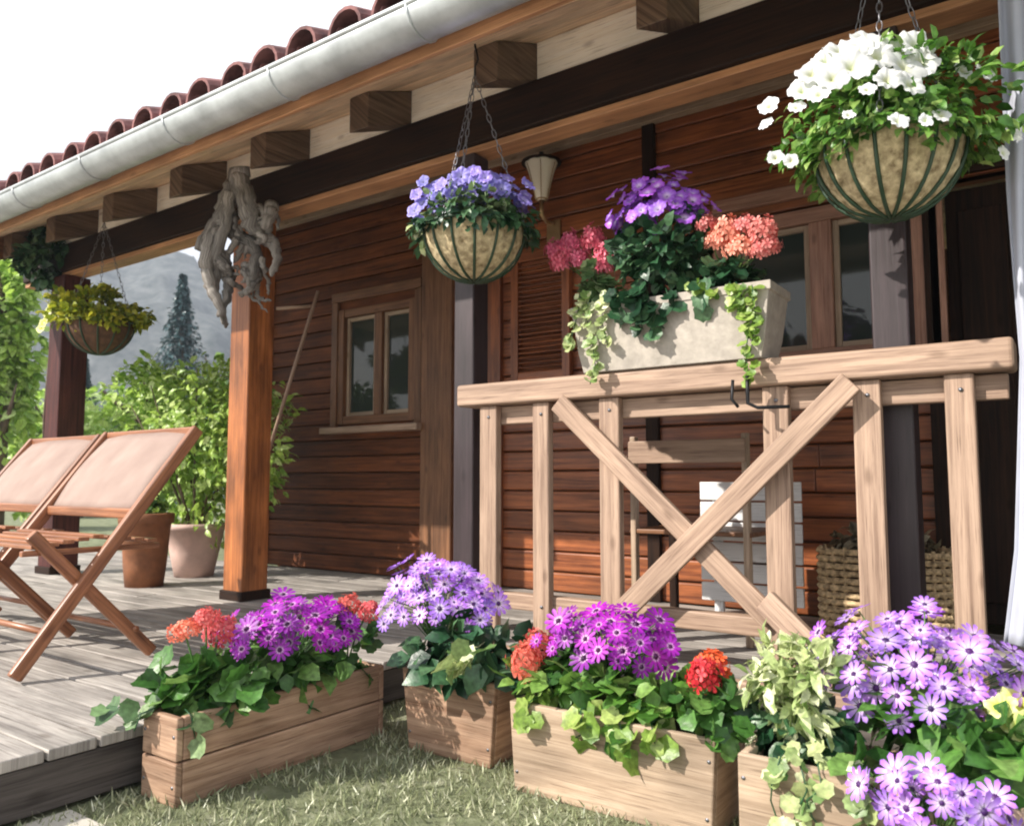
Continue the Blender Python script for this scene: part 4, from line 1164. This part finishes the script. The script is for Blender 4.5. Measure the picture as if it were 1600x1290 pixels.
mb = MB(); mb.lathe([(.001, .135*sc_), (.012*sc_, .13*sc_), (.014*sc_, .112*sc_), (.05*sc_, .10*sc_), (.105*sc_, .078*sc_), (.105*sc_, .070*sc_), (.001, .078*sc_)], lp, 24); mb.build('cap', M['trim_dark'], t)
mb = MB(); mb.tube([lp+Vector((0, 0, -.12*sc_)), lp+Vector((0, 0, -.2*sc_)), lp+Vector((0, .05, -.23*sc_)), Vector((lp.x, WY-.01, lp.z-.22*sc_))], .012, 8)
mb.lathe([(.001, -.13*sc_), (.03*sc_, -.125*sc_), (.03*sc_, -.115*sc_), (.001, -.11*sc_)], lp, 16); mb.build('arm', M['brass'], t)
mb = MB(); mb.bb(lp.x-.045, lp.x+.045, WY-.02, WY-.001, lp.z-.38, lp.z-.22, g='z'); mb.build('wall_plate', M['brass'], t, bevel=.004)

# added white slats standing in for sun glare on the siding
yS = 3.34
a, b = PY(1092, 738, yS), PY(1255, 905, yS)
t = thing('sun_glare_slats', 'white slats standing in for sun glare on the siding behind the X brace', 'glare stand-in', ((a.x+b.x)/2, yS, DK))
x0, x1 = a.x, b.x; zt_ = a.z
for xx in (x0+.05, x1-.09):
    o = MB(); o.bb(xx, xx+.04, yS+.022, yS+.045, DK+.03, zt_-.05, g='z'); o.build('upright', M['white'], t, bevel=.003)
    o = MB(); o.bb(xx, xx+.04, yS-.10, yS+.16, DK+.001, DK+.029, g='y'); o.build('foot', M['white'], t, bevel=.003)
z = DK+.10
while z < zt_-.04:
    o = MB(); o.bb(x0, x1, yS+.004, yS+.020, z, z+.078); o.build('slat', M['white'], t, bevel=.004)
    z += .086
# wicker trough with dry plants
a, b = PZ(1290, 962, DK), PY(1480, 870, WY-.35)
wy0, wy1 = 3.25, 3.55
wx0 = PY(1275, 900, wy0).x; wx1 = PY(1490, 900, wy0).x
wz1 = PY(1380, 862, wy0).z
t = thing('wicker_basket', 'long brown wicker basket on the deck beside the doorway', 'basket', ((wx0+wx1)/2, (wy0+wy1)/2, DK))
mb = MB()
hx, hy = (wx1-wx0)/2, (wy1-wy0)/2; cx, cy = (wx0+wx1)/2, (wy0+wy1)/2
def rrect(z_, off):
    P = []
    for k in range(49):
        a_ = 2*math.pi*k/48; c_, s_ = math.cos(a_), math.sin(a_)
        e = .45
        P.append(Vector((cx+math.copysign(abs(c_)**e, c_)*(hx+off(k)), cy+math.copysign(abs(s_)**e, s_)*(hy+off(k)), z_)))
    return P
nrow = 13
for j in range(nrow):
    z_ = DK+.012+(wz1-DK-.02)*j/(nrow-1)
    mb.tube(rrect(z_, lambda k, j=j: .006*(1 if (k+j) % 2 else -1)), .013, 6, cap=False)
for p in rrect(DK+.005, lambda k: 0)[::2]: mb.tube([p, Vector((p.x, p.y, wz1+.01))], .007, 5)
mb.build('weave', M['wicker'], t)
s = MB(); s.bb(wx0+.05, wx1-.05, wy0+.03, wy1-.03, DK+.01, wz1-.04); s.build('lining', M['trim_dark'], t)
t = thing('dried_flowers', 'dried brown and cream plants in the wicker basket', 'dried plants', (cx, cy, wz1-.04))
foliage((cx, cy, wz1+.03), (hx*.9, hy*.8, .07), 260, .05, leafmat('dry_leaf', (.05, .04, .02), (.2, .16, .09), (.45, .40, .28), trans=.2), t, clumps=10)

# garden chair behind the railing
cA, cB = PY(990, 690, 2.95), PY(1165, 722, 2.95)
t = thing('porch_chair', 'plain pale wooden chair standing behind the X brace', 'chair', ((cA.x+cB.x)/2, 3.1, DK))
for xx in (cA.x, cB.x):
    o = MB(); o.bb(xx-.012, xx+.012, 2.935, 2.97, DK+.001, cA.z+.02, g='z'); o.build('leg', M['frame_pale'], t, bevel=.004)
    o = MB(); o.bb(xx-.016, xx+.016, 3.31, 3.345, DK+.001, DK+.40, g='z'); o.build('leg', M['trim_dark'], t, bevel=.004)
o = MB(); o.bb(cA.x-.01, cB.x+.01, 2.915, 2.933, cB.z, cA.z); o.build('backrest', M['rail'], t, bevel=.005)
o = MB()
for k in range(6): o.bb(cA.x-.02, cB.x+.02, 2.94+k*.068, 3.0+k*.068, DK+.402, DK+.42)
o.build('seat', M['brown'], t, bevel=.004)

# curtain at the right edge
cvm = MB()
def curtain():
    nz, nx = 50, 60
    zt_, zb_ = 2.34, PY(1575, 1010, 2.36).z
    P_ = [PY(a_, b_, 2.34) for a_, b_ in ((1560, 0), (1572, 300), (1593, 560), (1584, 860), (1566, 1005))]
    CX = [p.x for p in P_]; CQ = [(zt_-p.z)/(zt_-zb_) for p in P_[1:4]]
    V, F = [], []
    for j in range(nz+1):
        q = j/nz; z_ = zt_+(zb_-zt_)*q
        pin = math.exp(-((q-.60)/.20)**2)
        left = float(np.interp(q, (0, CQ[0], CQ[1], CQ[2], 1), CX))
        wdt = .42*(1-.55*pin)
        for i in range(nx+1):
            s = i/nx
            V.append((left+wdt*s, 2.34+.024*(1-.3*pin)*math.sin(s*2*math.pi*6.5+q*.8+.5*math.sin(s*11))+.009*math.sin(q*9+s*3)+.006*math.sin(s*43+q*5), z_+(.012*math.sin(s*20) if j == nz else 0)))
    for j in range(nz):
        for i in range(nx): a = j*(nx+1)+i; F.append((a, a+1, a+nx+2, a+nx+1))
    cvm.add(V, F, smooth=True)
    t = thing('curtain', 'grey-white cloth curtain tied back at the right edge of the porch', 'curtain', (0, 2.34, zb_))
    o = cvm.build('cloth', M['curtain'], t)
    q = o.modifiers.new('solid', 'SOLIDIFY'); q.thickness = .003
    z_ = zt_+(zb_-zt_)*.60
    b = MB(); b.tube([(.05+.115*math.cos(a), 2.34+.05*math.sin(a), z_+.01*math.cos(a)) for a in np.linspace(0, 2*math.pi, 21)], .012, 6, cap=False); b.build('tieback', M['curtain'], t)
    r = MB(); r.tube([(-.12, 2.345, zt_+.0), (.45, 2.345, zt_+.0)], .009, 8); r.build('curtain_rod', M['iron'], t)
curtain()

# leaning pole and low crate in the shaded corner
pp = PY(497, 455, 3.45); pq = PZ(405, 905, DK)
o = MB(); o.tube([PD(497, 455, 4.75), PD(452, 600, 4.69), PD(420, 705, 4.65)], .011, 8)
o.tube([PD(432, 482, 4.75), PD(492, 478, 4.75)], .010, 8)
o = tag(o.build('garden_rake', M['rail']), 'pale wooden rake leaning in the dark corner behind the orange post', 'rake')
# climbing vine on the far end of the beam
t = thing('climbing_vine', 'dark green vine hanging from the far end of the porch beam', 'vine', (-5.6, 2.62, 2.2))
foliage(PY(66, 392, 2.5), (.26, .18, .24), 700, .075, M['leaf_dark'], t, clumps=14, tight=.35)
st = MB(); st.tube([(-5.73, 2.6, DK), (-5.74, 2.57, 1.2), (-5.72, 2.6, 2.2)], .01, 6); st.build('stem', M['bark'], t)

# ================================================================== BACKGROUND TREES
def tree(name, label, px, dist, top_y, wid_px, mt, n, lsz, trunk=.12, crown_lo=.25, clumps=40, group='trees beyond the deck'):
    b = PD(px, 752, dist); b.z = 0
    H = EYE + (752-top_y)*dist/1249.0
    R = wid_px*.5*dist/1249.0
    t = thing(name, label, 'tree', b, group=group)
    st = MB(); st.tube([b, b+Vector((.05, 0, H*.4)), b+Vector((-.04, .03, H*.8))], [trunk, trunk*.7, trunk*.2], 9)
    for k in range(6):
        a_ = k*1.1; zz = H*(.3+.08*k)
        st.tube([b+Vector((0, 0, zz)), b+Vector((R*.5*math.cos(a_), R*.5*math.sin(a_), zz+H*.12)), b+Vector((R*.8*math.cos(a_), R*.8*math.sin(a_), zz+H*.2))], [trunk*.4, trunk*.25, trunk*.08], 6)
    st.build('trunk', M['bark'], t)
    zc = H*(1+crown_lo)/2
    foliage(b+Vector((0, 0, zc)), (R, R, H*(1-crown_lo)/2), n, lsz, M[mt], t, clumps=clumps, tight=.3, name='crown')
    return t
def conifer(label, px, dist, top_y, wid_px, group='conifers beyond the deck'):
    b = PD(px, 752, dist); b.z = 0
    H = EYE + (752-top_y)*dist/1249.0; R = wid_px*.5*dist/1249.0
    t = thing('conifer', label, 'conifer', b, group=group)
    st = MB(); st.tube([b, b+Vector((0, 0, H*.97))], [H*.03, .02], 8); st.build('trunk', M['bark'], t)
    n = 11000
    q = rng.uniform(0, 1, n)**1.3; lv = np.floor(q*17)/17+rng.uniform(0, .07, n)
    rr = R*(1-lv)*(rng.uniform(.15, 1, n)**.6); a_ = rng.uniform(0, 2*np.pi, n)
    rr = np.maximum(rr, .02)*(.72+.32*np.sin(a_*9+np.floor(q*17)*2.3))
    pos = np.stack([b.x+rr*np.cos(a_), b.y+rr*np.sin(a_), H*(.08+.9*lv)-rr*.25], 1)
    d = np.stack([np.cos(a_), np.sin(a_), -.35*np.ones(n)], 1)+unit(n)*.4
    leaf_mesh('crown', pos, d, unit(n)*.5+np.array([0, 0, 1]), H*.017*rng.uniform(.6, 1.3, n), M['needle'], t)
conifer('tall blue-green conifer rising in front of the grey hill', 275, 26, 418, 210)
conifer('dark blue-green conifer low beside the far left post', 125, 17, 555, 130)
tree('leafy_tree', 'green leafy tree at the left edge behind the vine', -5, 9, 345, 125, 'leaf_bush', 3200, .14, trunk=.10)
tree('leafy_tree', 'pale green tree low behind the two folding chairs', 70, 13, 600, 190, 'leaf_bush', 2600, .16, crown_lo=.05)
tree('leafy_tree', 'light green bushy tree behind the pot and shrub', 235, 9.5, 560, 190, 'leaf_bush', 3400, .12, crown_lo=.02)
tree('leafy_tree', 'small green tree right of the orange post beside the wall end', 430, 12, 600, 160, 'leaf_tree', 2200, .13, crown_lo=.05)
for i, (px, d_, ty, wd) in enumerate(((-90, 30, 520, 200), (330, 34, 540, 190), (190, 40, 600, 260), (-250, 26, 480, 260), (20, 36, 640, 260))):
    tree('leafy_tree', ['broad green tree beyond the left edge of the terrace', 'distant green tree between the conifer and the orange post', 'distant low tree at the foot of the hill', 'green tree outside the terrace on the far left', 'distant dark tree seen between the chairs and the far post'][i], px, d_, ty, wd, 'leaf_tree', 1800, .5, trunk=.25, crown_lo=.02)
# grey boulder behind the shrub
b = PD(262, 752, 20); b.z = 0

# ================================================================== AIR
hz = MB(); hz.bb(-420, 260, -60, 420, -1, 150)
hm = bpy.data.materials.new('haze'); hm.use_nodes = True
hn = hm.node_tree; hn.nodes.remove(hn.nodes['Principled BSDF'])
pv_ = hn.nodes.new('ShaderNodeVolumePrincipled'); pv_.inputs['Color'].default_value = (.74, .82, .95, 1); pv_.inputs['Density'].default_value = .0016
pv_.inputs['Anisotropy'].default_value = .2
hn.links.new(pv_.outputs['Volume'], hn.nodes['Material Output'].inputs['Volume'])
tag(hz.build('haze', hm), 'thin bluish summer haze over the garden and hills', kind='stuff')
